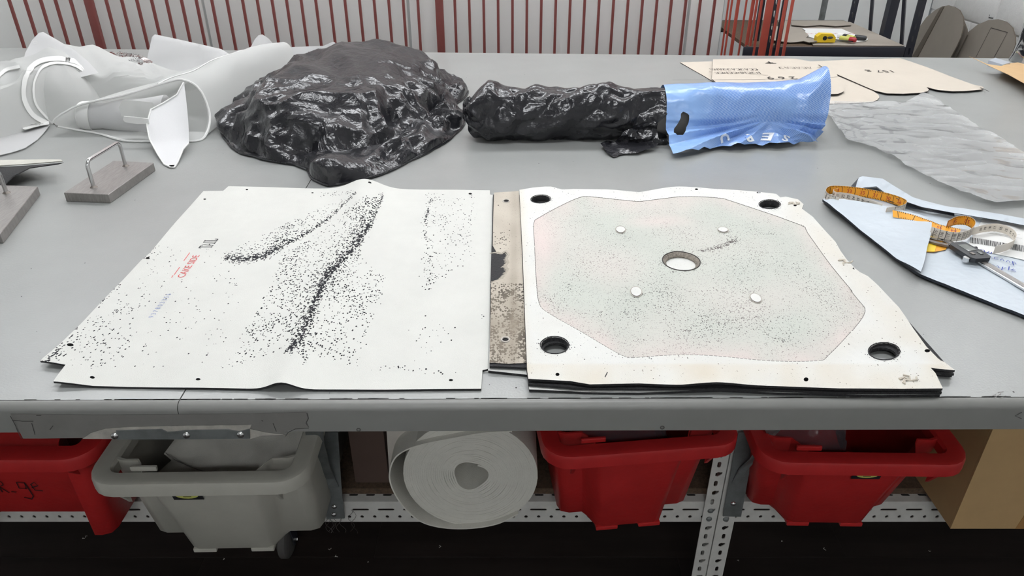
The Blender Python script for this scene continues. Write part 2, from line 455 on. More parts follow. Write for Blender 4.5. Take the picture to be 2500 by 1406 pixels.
# ---------------- room shell ----------------
XL, XR, YB, YF, ZC = -3.2, 2.46, 4.5, -2.6, 3.0
def structure(o): o['kind'] = 'structure'; return o
floor = structure(box('floor', XL, XR, YF, YB, -0.05, -0.004, 'floor_wood'))
V, F = boxVF(-0.6, 0.6, -0.0585, 0.0585, -0.02, 0.0, 0.0015)
pl = None; row = 0; y = 0.72
while y < 2.3:
    x = -1.9+(row*0.43) % 1.2-0.6
    while x < 2.2:
        x0, x1 = max(x, XL+.05), min(x+1.198, XR-.05)
        if pl is None: pl = MO('plank', [p+Vector((x+.6, y, 0)) for p in V], F, 'floor_wood', floor, origin=None); pl_me = pl.data; plx, ply = x, y
        else:
            o = bpy.data.objects.new('plank', pl_me); COL.objects.link(o); o.parent = floor; o.location = (x-plx, y-ply, random.uniform(-.0006, .0006))
        x += 1.2
    y += 0.118; row += 1
structure(box('ceiling', XL, XR, YF, YB, ZC, ZC+.05, 'ceiling_white'))
structure(box('wall_left', XL-.05, XL, YF, YB, 0, ZC, 'wall_white'))
structure(box('wall_front', XL, XR, YF-.05, YF, 0, ZC, 'wall_white'))
structure(box('wall_back', XL, XR, YB, YB+.05, 0, ZC, 'wall_white'))
# right wall: painted concrete blocks in running bond, mortar recessed
wr = structure(box('wall_right', XR+.012, XR+.08, YF, YB, 0, ZC, 'mortar'))
BH, BL = 0.18, 0.39
bme = None
for r in range(3, 8):
    z0 = 0.825+(r-4)*BH-BH
    yy = 3.87-BL*3+(0.195 if (r % 2 == 0) else 0.0)
    while yy < YB-.05:
        y0, y1 = yy+.005, min(yy+BL-.005, YB-.01)
        if bme is None or y1-y0 < BL-.02:
            b = box('block', XR, XR+.03, y0, y1, z0+.005, z0+BH-.005, 'block_paint', wr, bev=.003)
            if bme is None: bme = b.data; b0 = (y0, z0)
        else:
            b = bpy.data.objects.new('block', bme); COL.objects.link(b); b.parent = wr; b.location = (0, y0-b0[0], z0-b0[1])
        yy += BL
box('lower_blockwork', XR, XR+.03, YF, YB-.01, 0, 0.825+(3-4)*BH-BH, 'block_paint', wr)
box('upper_blockwork', XR, XR+.03, YF, YB-.01, 0.825+(7-4)*BH, ZC, 'block_paint', wr)
# pencil mark on the blockwork
q = [XP(2416, 36, XR-.001), XP(2414, 43, XR-.001), XP(2424, 44.5, XR-.001), XP(2425, 42.5, XR-.001)]
strokes('wall_mark', [[(p.y, p.z) for p in q]], .005, lambda a, b: Vector((XR-.0015, a, b)), 'ink_black', wr)
# white partition behind the bars
PY = 3.46
pw = structure(box('wall_partition', XL, YP(1762, 60, PY).x, PY, PY+.04, 0, 2.6, 'seam_grey'))
xs = [XL+.01, YP(508, 60, PY).x, YP(1000, 60, PY).x, YP(1676, 60, PY).x, YP(1762, 60, PY).x]
for a, b in zip(xs[:-1], xs[1:]):
    box('wall_panel', a+.006, b-.006, PY-.012, PY+.001, 0.01, 2.59, 'panel_white', pw, bev=.003)

# ceiling lamps
def ceiling_lamp(x, y, lab):
    t = thing('ceiling_lamp', lab, 'lamp', (x, y, ZC-.07), 'twin fluorescent ceiling lamps')
    box('housing', x-.75, x+.75, y-.16, y+.16, ZC-.03, ZC-.001, 'housing', t, bev=.004)
    box('diffuser', x-.73, x+.73, y-.14, y+.14, ZC-.07, ZC-.03, 'lamp_light', t, bev=.008)
for (x, y, s) in ((-1.9, 2.95, 'above the leftmost mesh bag'), (0.0, 2.95, 'above the black bin bag'), (1.65, 2.95, 'above the beige card patterns'),
               (0.0, 0.95, 'above the two press cloths'), (0.0, -1.9, 'added behind the camera for fill')):  # last lamp is unseen, added as fill for the table edging and bins
    ceiling_lamp(x, y, 'white twin fluorescent ceiling lamp '+s)

# ---------------- work table ----------------
ZT = 0.9
fl, fr = TP(0, 991), TP(2500, 983); bl, br = TP(0, 117), TP(2500, 143)
def ln(a, b, x): t = (x-a.x)/(b.x-a.x); return a.y+(b.y-a.y)*t
TX0, TX1 = -2.35, 2.15
tab = thing('work_table', 'long grey topped cutting table on white slotted angle legs', 'table', (0, 1.6, 0))
yf = lambda x: ln(fl, fr, x); yb = lambda x: ln(bl, br, x)
s0, s1 = TP(433, 985), TP(752, 450)
sx = lambda y: s0.x+(s1.x-s0.x)*(y-s0.y)/(s1.y-s0.y)
xa, xb = sx(.75), sx(2.9); g = .0009; r = .011
top = [(TX0, yf(TX0)+r), (xa-g, yf(xa)+r), (xb-g, yb(xb)), (TX0, yb(TX0))]
prism('top_panel', top, ZT-.018, ZT, 'table_grey', tab)
top = [(xa+g, yf(xa)+r), (TX1, yf(TX1)+r), (TX1, yb(TX1)), (xb+g, yb(xb))]
prism('top_panel', top, ZT-.018, ZT, 'table_grey', tab)
box('frame', TX0+.05, TX1-.05, .80, 2.75, ZT-.045, ZT-.0185, 'dark_board', tab)
def edging(x0, x1):
    prof = [(.012, 0), (r, 0)]+[(r-r*math.sin(a), -r+r*math.cos(a)) for a in [k*math.pi/2/6 for k in range(1, 7)]]+[(0, -.045), (.004, -.045), (.004, -.018), (.012, -.018)]
    V = []
    for x in (x0, x1):
        for (dy, dz) in prof: V.append(Vector((x, yf(x)+dy, ZT+dz)))
    n = len(prof); F = [[i, (i+1) % n, n+(i+1) % n, n+i] for i in range(n)]+[list(range(n)), [n+i for i in range(n)][::-1]]
    return MO('front_edging', V, F, 'edge_grey', tab, smooth=True)
e1 = edging(TX0, xa-.0006); e2 = edging(xa+.0006, TX1)
# scuff line where the sheet meets the edging, crack of the joint
def onap(u, v, o=.0007): # point on the front face of the edging
    p = YP(u, v, .744); return Vector((p.x, yf(p.x)-o, p.z))
V, F = [], []
for k in range(90):
    u0 = random.uniform(5, 2490); p = TP(u0, 0.5+lerp(991, 983, u0/2500)-9+random.uniform(-1, 1)); wv = random.uniform(.002, .014)
    k0 = len(V); V += [Vector((p.x-wv, yf(p.x)+r+.001, ZT+.0004)), Vector((p.x+wv, yf(p.x)+r+.001, ZT+.0004)), Vector((p.x+wv, yf(p.x)+r+.0022, ZT+.0004)), Vector((p.x-wv, yf(p.x)+r+.0022, ZT+.0004))]; F.append([k0, k0+1, k0+2, k0+3])
o = MO('edge_scuffs', V, F, 'grime', tab, recalc=False); o['kind'] = 'stuff'
# torn tape patch on the edging
tp = [(30, 1006), (250, 1009), (480, 1008), (600, 1007), (748, 1004), (752, 1014), (754, 1022), (749, 1030), (755, 1041), (735, 1043), (705, 1048), (690, 1061), (640, 1063), (300, 1064), (120, 1066), (60, 1066), (50, 1046), (42, 1030)]
def apfn(u, v): return onap(u, v, .0009)
sheet('tape_patch', tp, 14, apfn, Vector((0, -.0005, 0)), ['tape_grey', 'grime'], tab)
cr = [[(30, 1010), (42, 1032), (48, 1048), (58, 1066)], [(750, 1005), (754, 1018), (748, 1030), (755, 1042), (722, 1044), (705, 1052), (698, 1062)],
      [(82, 1028), (90, 1056)], [(668, 1030), (676, 1050)], [(134, 1034), (126, 1044)], [(36, 1020), (60, 1023), (86, 1023)], [(93, 1009), (105, 1009)], [(640, 1023), (644, 1025)]]
for c in cr: strokes('tape_crack', [c], 1.6, lambda u, v: onap(u, v, .0016), 'grime', tab)
# joint plate with three screws and torn tape round it
sheet('torn_tape', [(205, 1066), (225, 1052), (262, 1041), (330, 1037), (400, 1036), (470, 1035), (600, 1034), (616, 1033), (612, 1043), (650, 1052), (700, 1058), (640, 1060), (612, 1068), (420, 1068)],
      12, lambda u, v: onap(u, v, .0018+.0008*nz((u*.04, v*.09, 0), 1)), Vector((0, -.0006, 0)), ['torn_grey', 'tape_grey'], tab)
jp = sheet('joint_plate', [(288, 1045), (345, 1043), (398, 1042), (412, 1049), (430, 1048), (455, 1045), (480, 1044), (560, 1043), (585, 1048), (612, 1042), (613, 1065), (470, 1066), (290, 1066)], 14,
      lambda u, v: onap(u, v, .0034), Vector((0, -.0014, 0)), 'galvanised', tab)
for (u, v) in ((285, 1057), (459, 1056), (590, 1055)):
    c = onap(u, v, .0034)
    def dome(a, b, c=c):
        rr = .0052*math.sin(a*math.pi/2); return c+Vector((rr*math.cos(b*2*math.pi), -.0034*math.cos(a*math.pi/2), rr*math.sin(b*2*math.pi)))
    V, F = gridVF(dome, 6, 12, wrapv=True); sc = MO('screw', V, F, 'bright_steel', jp, smooth=True)
    V, F = join([boxVF(c.x-.0028, c.x+.0028, c.y-.0038, c.y-.003, c.z-.0005, c.z+.0005), boxVF(c.x-.0005, c.x+.0005, c.y-.0038, c.y-.003, c.z-.0028, c.z+.0028)])
    MO('screw_slot', V, F, 'grime', jp)
for (u, v) in ((876, 1047), (1617, 1044)):
    c = onap(u, v, .0006); V, F = prismVF(circ(0, 0, .003, n=12), 0, .0008, [circ(0, 0, .0018, n=12)], lambda p, c=c: c+Vector((p.x, -p.z, p.y))); MO('rivet', V, F, 'bright_steel', tab)
strokes('edge_mark', [[(2498, 1010), (2482, 1019), (2498, 1026)]], 1.6, lambda u, v: onap(u, v, .0008), 'grime', tab)
strokes('edge_mark', [[(2420, 968), (2432, 962), (2428, 972), (2444, 960), (2440, 972), (2456, 966)], [(2436, 958), (2450, 956)]], 2.0, lambda u, v: TP(u, v, ZT+.0004), 'tape_grey', tab)

# slotted angle rails (front faces with real slots)
RY = 1.098; RZ1 = 0.355; RZ0 = 0.295
def slot(cx, cz, w, h, n=4):
    rr = min(w, h)/2; out = []
    for sgn, a0 in ((1, -90), (-1, 90)):
        for k in range(n+1):
            a = math.radians(a0+180*k/n)
            if w >= h: out.append((cx+sgn*(w/2-rr)+rr*math.cos(a), cz+rr*math.sin(a)))
            else: out.append((cx+rr*math.cos(a+math.pi/2), cz+sgn*(h/2-rr)+rr*math.sin(a+math.pi/2)))
    return out
def rail(x0, x1):
    hs = []; x = x0+.02
    while x < x1-.06: hs.append(slot(x+.018, RZ1-.024, .036, .0065)); x += .054
    x = x0+.012
    while x < x1-.012: hs.append(slot(x, RZ1-.045, .008, .0085)); x += .027
    V, F = prismVF([(x0, RZ0), (x1, RZ0), (x1, RZ1), (x0, RZ1)], 0, .002, hs, lambda p: Vector((p.x, RY+p.z, p.y)))
    ra = MO('shelf_rail', V, F, 'rail_white', tab)
    hs = []; x = x0+.03
    while x < x1-.06: hs.append(slot(x+.01, RY+.02, .02, .0065)); x += .036
    V, F = prismVF([(x0, RY+.0021), (x1, RY+.0021), (x1, RY+.04), (x0, RY+.04)], RZ1-.002, RZ1, hs)
    MO('rail_flange', V, F, 'rail_white', ra)
lx0, lxm, lx1 = YP(1721, 1237, 1.088).x, YP(1757.5, 1240, 1.088).x, YP(1797, 1258, 1.088).x
rail(TX0+.1, lxm-.002); rail(lxm+.002, TX1-.05)
box('shelf_board', TX0+.1, TX1-.05, RY+.022, 2.3, RZ1, RZ1+.016, 'chipboard', tab)
LY = RY-.0075
for (a, b, st) in ((lx0, lxm-.0012, 0), (lxm+.0012, lx1, 1)):
    hs = []; z = .05; c = (a+b)/2
    while z < ZT-.08:
        hs.append(slot(c+(.002 if st else -.001), z, .0075, .016))
        hs.append([(c+dx, z+.026+dz) for dx, dz in ((-.005, -.005), (0, -.007), (.005, -.003), (.0085, .001), (.0085, .006), (.004, .005), (0, .006), (-.005, .003))])
        z += .052
    V, F = prismVF([(a, 0), (b, 0), (b, ZT-.046), (a, ZT-.046)], 0, .002, hs, lambda p: Vector((p.x, LY+p.z, p.y)))
    lg = MO('leg', V, F, 'rail_white', tab)
    e = a if st else b
    box('leg_flange', min(e, e+(.002 if st else -.002)), max(e, e+(.002 if st else -.002)), LY+.0021, LY+.042, 0, ZT-.046, 'rail_white', lg)
    for z in ((.336, .312) if not st else (.311,)):
        cc = Vector((c-.001, LY-.0001, z)); V, F = gridVF(lambda q, w_, cc=cc: cc+Vector((.0065*math.sin(q*math.pi/2)*math.cos(w_*2*math.pi), -.004*math.cos(q*math.pi/2), .0065*math.sin(q*math.pi/2)*math.sin(w_*2*math.pi))), 5, 12, wrapv=True)
        MO('bolt', V, F, 'galvanised', lg, smooth=True)
for (x, y) in ((TX0+.15, RY), (TX0+.15, 2.5), (TX1-.2, 2.5), (lxm, 2.5)):
    box('leg', x, x+.04, y+.045, y+.085, 0, ZT-.046, 'rail_white', tab)
# galvanised brackets: upright plate and a twisted diagonal strap
def bracket(px, strap, dents):
    P = [YP(u, v, RY-.012) for (u, v) in px]
    V, F = prismVF([(p.x, p.z) for p in P], 0, .003, (), lambda p: Vector((p.x, RY-.016+p.z, p.y)))
    b = MO('bracket', V, F, 'galvanised', tab)
    n = len(strap); V = []
    for i, (u0, v0, u1, v1, y) in enumerate(strap): V += [YP(u0, v0, y), YP(u1, v1, y+.006*math.sin(i*1.7))]
    F = [[2*i, 2*i+1, 2*i+3, 2*i+2] for i in range(n-1)]
    V, F = solid(V, F, .003); MO('brace', V, F, 'galvanised', b)
    for (u, v) in dents:
        cc = YP(u, v, RY-.0165)
        V, F = gridVF(lambda q, w_, cc=cc: cc+Vector((.006*math.sin(q*math.pi/2)*math.cos(w_*2*math.pi), -.0045*math.cos(q*math.pi/2), .006*math.sin(q*math.pi/2)*math.sin(w_*2*math.pi))), 5, 12, wrapv=True)
        MO('bolt', V, F, 'bright_steel', b, smooth=True)
bracket([(778, 1052), (826, 1052), (834, 1180), (842, 1262), (798, 1264), (792, 1190)],
        [(746, 1052, 790, 1052, 1.0), (750, 1085, 792, 1082, 1.02), (764, 1112, 800, 1110, 1.045), (776, 1135, 806, 1138, 1.06), (790, 1168, 818, 1165, 1.072), (800, 1190, 828, 1186, 1.078)],
        ((816, 1236), (815, 1255)))
bracket([(1802, 1052), (1850, 1052), (1826, 1160), (1808, 1258), (1764, 1257), (1778, 1180), (1788, 1120)],
        [(1905, 1050, 1868, 1050, 1.0), (1884, 1072, 1872, 1062, 1.02), (1874, 1098, 1852, 1088, 1.04), (1848, 1122, 1832, 1122, 1.06), (1822, 1150, 1806, 1146, 1.07), (1800, 1182, 1784, 1182, 1.078)],
        ((1790, 1229),))
# board closing the space under the table
box('back_board', TX0+.2, TX1-.1, 1.92, 1.935, RZ1+.017, ZT-.05, 'dark_board', tab)
# stray threads
V, F = [], []
for s in range(9):
    x0 = YP(random.uniform(785, 860), 1240, RY-.004).x; z = .335; pts = []
    for k in range(9):
        pts.append((x0+.006*math.sin(k*1.1+s*2)+.002*s, RY-.004-.001*k, z)); z -= .006+.003*random.random()
    v, f = tubeVF(smoothpath(pts, 3), .0004, 4); k0 = len(V); V += v; F += [[i+k0 for i in g_] for g_ in f]
o = MO('loose_threads', V, F, 'pencil', tab); o['kind'] = 'stuff'

# ---------------- red bar screen in front of the partition ----------------
BY = 3.36
scr = thing('bar_screen', 'row of upright red steel bars in front of white partition', 'screen', (0, BY, 0))
us = [19, 58, 96, 132, 169]+[256, 294, 331, 367, 403, 440, 476, 514, 551, 589, 625, 661]
u = 661+35.5
while u < 1045: us.append(u); u += 35.6
us += [1107+35.3*k for k in range(19)]
w0 = .0058
bar_me = None
for u in us:
    x = YP(u+3, 0, BY).x
    if bar_me is None:
        b = box('bar', x-w0, x+w0, BY-.006, BY+.006, .02, 2.4, 'red_paint', scr, bev=.002); bar_me = b.data; bx0 = x
    else:
        b = bpy.data.objects.new('bar', bar_me); COL.objects.link(b); b.parent = scr; b.location = (x-bx0, 0, 0)
for u in (212, 1068):
    x = YP(u+4, 0, BY).x; box('post', x-.017, x+.017, BY-.012, BY+.012, 0, 2.4, 'red_paint', scr, bev=.002)
box('top_rail', XL+.05, YP(1762, 0, BY).x, BY-.015, BY+.015, 2.4, 2.44, 'red_paint', scr)
box('bottom_rail', XL+.05, YP(1762, 0, BY).x, BY-.015, BY+.015, 0.0, .019, 'red_paint', scr)
gate = thing('bar_gate', 'red barred gate standing edge on beside dark shelving', 'gate', (1.0, 3.15, 0))
for (u, w_, dk) in ((1760, .006, 0), (1768, .006, 0), (1783, .011, 1), (1802, .006, 0), (1818, .011, 1), (1827, .007, 0), (1838, .008, 0), (1858, .024, 1), (1879, .008, 0), (1895, .010, 1), (1911, .009, 0)):
    y = lerp(3.34, 2.98, (u-1760)/150); p = YP(u, 139, y)
    w_ *= .62; box('post' if w_ > .0095 else 'bar', p.x-w_, p.x+w_, y-.004, y+.004, .02, 2.4, 'gate_red', gate, bev=.0015)
g0, g1 = YP(1760, 139, 3.34), YP(1911, 139, 2.98)
for (z0, z1, nm) in ((0, .019, 'bottom_rail'), (2.401, 2.43, 'top_rail')):
    V = [Vector((g.x+dx, g.y, z)) for g in (g0, g1) for z in (z0, z1) for dx in (-.02, .02)]
    MO(nm, V, [[0, 1, 3, 2], [4, 6, 7, 5], [0, 2, 6, 4], [1, 5, 7, 3], [0, 4, 5, 1], [2, 3, 7, 6]], 'gate_red', gate)

# ---------------- black shelving unit and what lies on it ----------------
SZ = 0.878; SX0, SX1, SY0, SY1 = 0.98, 1.665, 3.15, 3.80
sh = thing('shelving_unit', 'black boltless steel shelving unit behind the table', 'shelf', ((SX0+SX1)/2, (SY0+SY1)/2, 0))
box('deck', SX0+.022, SX1-.012, SY0+.012, SY1, SZ-.018, SZ-.004, 'chipboard', sh)
box('beam', SX0, SX1, SY0, SY0+.012, SZ-.06, SZ-.003, 'black_steel', sh, bev=.003)
box('beam', SX0, SX1, SY1, SY1+.012, SZ-.06, SZ-.003, 'black_steel', sh, bev=.003)
box('beam', SX1-.012, SX1, SY0+.013, SY1-.001, SZ-.06, SZ-.003, 'black_steel', sh, bev=.003)
def key_post(x, y, w_, side=0):
    hs = []; z = .10
    while z < 1.9:
        c = x+w_/2; hs.append([(c-.006, z+.02), (c+.002, z+.022), (c+.004, z), (c, z-.008), (c-.004, z)]); z += .05
    V, F = prismVF([(x, 0), (x+w_, 0), (x+w_, 1.95), (x, 1.95)], 0, .002, hs, lambda p: Vector((p.x, y+p.z, p.y)))
    o = MO('post', V, F, 'black_steel', sh)
    box('post_flange', x+w_-.002, x+w_, y+.0021, y+.04, 0, 1.95, 'black_steel', o)
    box('post_flange', x, x+.002, y+.0021, y+.006, 0, 1.95, 'black_steel', o)
key_post(SX1+.001, SY0-.001, .034); key_post(SX1+.001, SY1-.045, .030)
key_post(YP(1870, 139, SY0).x-.01, SY0-.004, .03); key_post(YP(1887, 139, SY0).x, SY0-.004, .022)
p = YP(1836, 139, 3.3); box('post', p.x-.008, p.x+.012, 3.28, 3.30, 0, 1.95, 'black_steel', sh)
p = YP(2006, 45, 3.98); box('post', p.x-.012, p.x+.012, 3.97, 3.99, 0, 1.95, 'galvanised', sh)
p = YP(2150, 80, 3.42); box('post', SX1+.014, SX1+.052, 3.40, 3.44, 0, 1.95, 'black_steel', sh)
a, b = YP(2124, 76, 3.6), YP(2130, 0, 3.6)
V, F = tubeVF([a+(a-b)*4, b+(b-a)*4], .009, 4); MO('brace', V, F, 'black_steel', sh)
a, b = YP(2201, 105, 3.24), YP(2208, 0, 3.24)
V, F = tubeVF([a+(a-b)*3, b+(b-a)*3], .009, 4); MO('brace', V, F, 'black_steel', sh)

def shz(z): return lambda u, v: TP(u, v, z)
def polyTP(px, z): return [tuple(TP(u, v, z)[:2]) for u, v in px]
c0 = SZ-.003
gc = sheet('cardboard_sheet', polyTP([(1985, 112), (2208, 113.5), (2150, 88), (2075, 55), (1900, 51), (1905, 90), (1975, 98)], c0), .05, lambda x, y: Vector((x, y, c0+.003)), .003, ['grey_card', 'grey_card_edge'])
tag(gc, 'grey cardboard sheet covering the deck of the black shelving', 'cardboard')
def wav(x, y): return Vector((x, y, c0+.010+.004*math.sin(x*30)))
gc = sheet('cardboard_sheet', polyTP([(1880, 99), (1930, 101), (1962, 100), (1975, 104), (1995, 103), (1968, 94), (1974, 88), (1955, 70), (1880, 62)], c0+.01), .04, wav, .003, ['grey_card', 'grey_card_edge'])
tag(gc, 'wavy edged grey cardboard offcut lying behind the red gate', 'cardboard')
sheet('cardboard_fold', polyTP([(1932, 63), (1965, 66), (2003, 63), (2040, 66), (2078, 63), (2060, 52), (1930, 52)], c0+.006), .04, lambda x, y: Vector((x, y, c0+.010)), .003, ['grey_card', 'grey_card_edge'], None)
bpy.data.objects['cardboard_fold'].name = 'cardboard_sheet.002'
tag(bpy.data.objects['cardboard_sheet.002'], 'grey cardboard piece with scalloped edge at the back of the shelf', 'cardboard')
wt = [(1958, 70), (2054, 71), (2075, 80), (2100, 88), (2117, 94), (2119, 97), (2112, 101), (2092, 103), (2075, 102), (2000, 98), (1975, 91), (1961, 82), (1967, 76)]
o = sheet('paper_template', polyTP(wt, c0+.0045), .05, lambda x, y: Vector((x, y, c0+.0065)), .002, 'paper')
tag(o, 'white paper pattern with rounded tip on the grey shelf cardboard', 'template')
p = TP(2028, 82, c0+.0068)
strokes('handwriting', scribble(.22, .02, 12, 3), .003, lambda a, b: p+Vector((a, b, 0)), 'marker_red', o)
# tape measure, scissors and markers lying on it
zt = c0+.0067
p = TP(2015, 102, zt); t = thing('tape_measure', 'yellow pocket tape measure on the shelf by the markers', 'tape measure', p)
V, F = prismVF([(-.045, 0), (.035, 0), (.035, .02), (.022, .034), (-.03, .036), (-.045, .024)], -.016, .016, (), lambda q: p+Vector((q.x, q.z, q.y))); MO('case', V, F, 'yellow', t)
V, F = prismVF(circ(-.012, .018, .009, n=12), .016, .018, (), lambda q: p+Vector((q.x, -q.z, q.y))); MO('case_badge', V, F, 'ink_black', t)
p = TP(2040, 103, zt); t = thing('scissors', 'grey handled scissors between tape measure and markers', 'scissors', p)
for s in (-1, 1):
    V, F = tubeVF([p+Vector((-.03+.016*math.cos(k*math.pi/6), .02+s*.014+.011*math.sin(k*math.pi/6), .008+.012)) for k in range(12)], .006, 6, True); MO('handle', V, F, 'caliper_black', t, smooth=True)
    V, F = prismVF([(-.014, .02+s*.006), (.06, -.02+s*.003), (.064, -.024), (-.006, .012+s*.002)], .006, .010, (), lambda q: p+q); MO('blade', V, F, 'bright_steel', t)
def marker(u, v, ang, ln_, bodym, capm, lab):
    p = TP(u, v, zt); t = thing('marker_pen', lab, 'marker', p, 'marker pens on the shelf')
    d = Vector((math.cos(ang), math.sin(ang), 0)); c = Vector((0, 0, .011))
    V, F = tubeVF([p+c, p+c+d*ln_*.6], .010, 10); MO('barrel', V, F, bodym, t, smooth=True)
    V, F = tubeVF([p+c+d*ln_*.6, p+c+d*ln_*.95, p+c+d*ln_], [.011, .010, .008], 10); MO('cap', V, F, capm, t, smooth=True)
marker(2044, 92, math.radians(-38), .12, 'housing', 'caliper_black', 'silver marker pen with black cap on the white pattern')
marker(2050, 99, math.radians(-48), .07, 'lime', 'marker_red', 'marker pen with red cap lying in front of the silver one')
marker(2084, 100, math.radians(115), .06, 'lime', 'caliper_black', 'short yellow marker with black cap at the end of the row')

# grey card templates leaning by the right wall
def lean_board(name, px, x, lab, edge=.006):
    P = [XP(u, v, x) for u, v in px]
    top_ = [(p.y, p.z) for p in P]
    y0, y1 = top_[0], top_[-1]
    poly = top_+[(y1[0]-.02, .0), (y0[0]+.02, .0)]
    k = .10
    xf = lambda q: Vector((x+(q.y-.8)*k+q.z, q.x, q.y))
    V, F = prismVF(poly, 0, edge, (), xf)
    nt = sum(1 for f in F if len(f) == 3)//2
    o = MO(name, V, F, ['grey_card', 'grey_card_edge'], None, fm=[0]*nt+[0]*nt+[1]*(len(F)-2*nt)); return tag(o, lab, 'template')
lean_board('card_template', [(2207, 140), (2228, 100), (2246, 68), (2262, 42), (2282, 24), (2298, 15), (2330, 28), (2350, 50), (2360, 72), (2362, 85), (2352, 110), (2340, 140)], 2.40,
           'grey round topped card template standing left, behind another')
lean_board('card_template', [(2240, 140), (2297, 16), (2310, 13), (2325, 17), (2338, 25), (2348, 42), (2351, 62), (2347, 90), (2338, 115), (2327, 140)], 2.35,
           'tall grey round topped card template in front, nearest the shelving', .006)
fb = bpy.data.objects['card_template.001']
st_ = [(q.y, q.z) for q in [XP(a_, b_, 2.35) for a_, b_ in ((2294, 20), (2303, 15), (2250, 139), (2237, 139))]]
V, F = prismVF(st_, 0, .004, (), lambda q: Vector((2.35+(q.y-.8)*.10-.0045+q.z, q.x, q.y))); MO('folded_edge', V, F, 'grey_card_edge', fb)
o = lean_board('card_template', [(2328, 140), (2345, 100), (2365, 78), (2385, 60), (2410, 49), (2430, 47), (2452, 53), (2468, 68), (2476, 90), (2478, 110), (2470, 140)], 2.41,
           'grey round topped card template with a pencilled rectangle')
k = .10
lines = [[(p.y, p.z) for p in [XP(a, b, 2.41) for a, b in ((2388, 140), (2418, 68), (2458, 79), (2432, 139))]]]
strokes('pencil_line', lines, .004, lambda a, b: Vector((2.41+(b-.8)*k-.001, a, b)), 'pencil', o)

# ---------------- new press cloth (left) ----------------
def segd(px, py, a, b):
    ax, ay = a; bx, by = b; dx, dy = bx-ax, by-ay; t = max(0, min(1, ((px-ax)*dx+(py-ay)*dy)/(dx*dx+dy*dy)))
    return math.hypot(px-ax-t*dx, py-ay-t*dy)
def pline(px, py, pts): return min(segd(px, py, pts[i], pts[i+1]) for i in range(len(pts)-1))
def soft(d, w): return max(0.0, min(1.0, 1.0-d/w))
def pin(px, py, poly): return bool(inpoly(np.array([px]), np.array([py]), poly)[0])
ZB = ZT+.0008
ridge_px = [(893, 461), (870, 540), (820, 640), (765, 760), (720, 880), (688, 955)]
ridge = [TP(u, v, ZT+.003) for u, v in ridge_px]
rl = [(p.y, p.x) for p in ridge][::-1]
rys = [a for a, b in rl]; rxs = [b for a, b in rl]
def zleft(x, y):
    cx = interp(rys, rxs, y); t = (y-rys[0])/(rys[-1]-rys[0])
    h = interp([-.1, 0, .12, .4, .75, 1, 1.1], [.013, .012, .006, .003, .007, .024, .026], t); w_ = interp([0, .5, 1], [.022, .026, .045], t)
    d = (x-cx)/w_; z = h*math.exp(-d*d)
    z += .0007*nz((x, y, 0), 9)
    u, v = PJ((x, y, ZT)); z += .006*soft(math.hypot(u-110, v-890), 130)+.003*soft(math.hypot(u-140, v-940), 90)
    return ZB+max(z, -.0004)+.003
def base_xy(u, v, lift=.003): p = TP(u, v, ZT+lift); return (p.x, p.y)
Lout = [(497, 467), (545, 467), (558, 455.5), (660, 458), (780, 461), (893, 462), (1010, 463), (1196, 465), (1196.5, 475), (1203, 477), (1200, 620), (1196, 760), (1191, 902), (1178, 905), (1175, 950), (940, 952), (690, 952), (500, 948), (310, 945), (134, 941), (163, 898), (102, 891),
        (150, 843), (200, 789), (250, 735), (300, 685), (345, 636), (366, 618), (430, 542)]
Lpoly = [base_xy(u, v) for u, v in Lout]
def Lhole(u, v, ru, rv):
    return [base_xy(u+ru*math.cos(k*math.pi/6), v+rv*math.sin(k*math.pi/6)) for k in range(12)]
Lholes = [Lhole(*h) for h in ((361, 631, 5, 2.4), (173, 846, 8, 4), (226, 923, 6, 3.2), (484, 927, 6, 3), (1101, 929, 5, 2.6), (500, 487, 3.4, 1.6), (603, 464, 3.2, 1.5), (1148, 473.5, 4.2, 2), (763, 471.5, 3, 1.4), (905, 468, 4, 1.8))]
A1 = [(932, 476), (905, 545), (862, 605), (815, 655)]
A2 = [(808, 655), (785, 700), (758, 765), (745, 800)]
A3 = [(744, 800), (732, 825), (706, 853)]
A4 = [(738, 830), (742, 884)]
B1 = [(868, 470), (800, 535), (755, 565), (715, 588), (680, 602)]
B2 = [(680, 602), (645, 625), (600, 632), (556, 630)]
regC = [(860, 475), (800, 500), (700, 545), (620, 585), (545, 622), (560, 636), (650, 630), (760, 565)]
regD = [(885, 480), (930, 478), (880, 620), (935, 680), (905, 780), (855, 885), (700, 860), (560, 892), (600, 800), (660, 700), (690, 620), (790, 560)]
regE = [(1040, 470), (1160, 475), (1155, 640), (1070, 690), (1025, 690)]
regG = [(180, 800), (240, 770), (310, 742), (350, 720), (340, 790), (300, 880), (190, 890), (110, 885)]
regM = [(340, 600), (600, 600), (560, 900), (200, 895), (250, 740)]
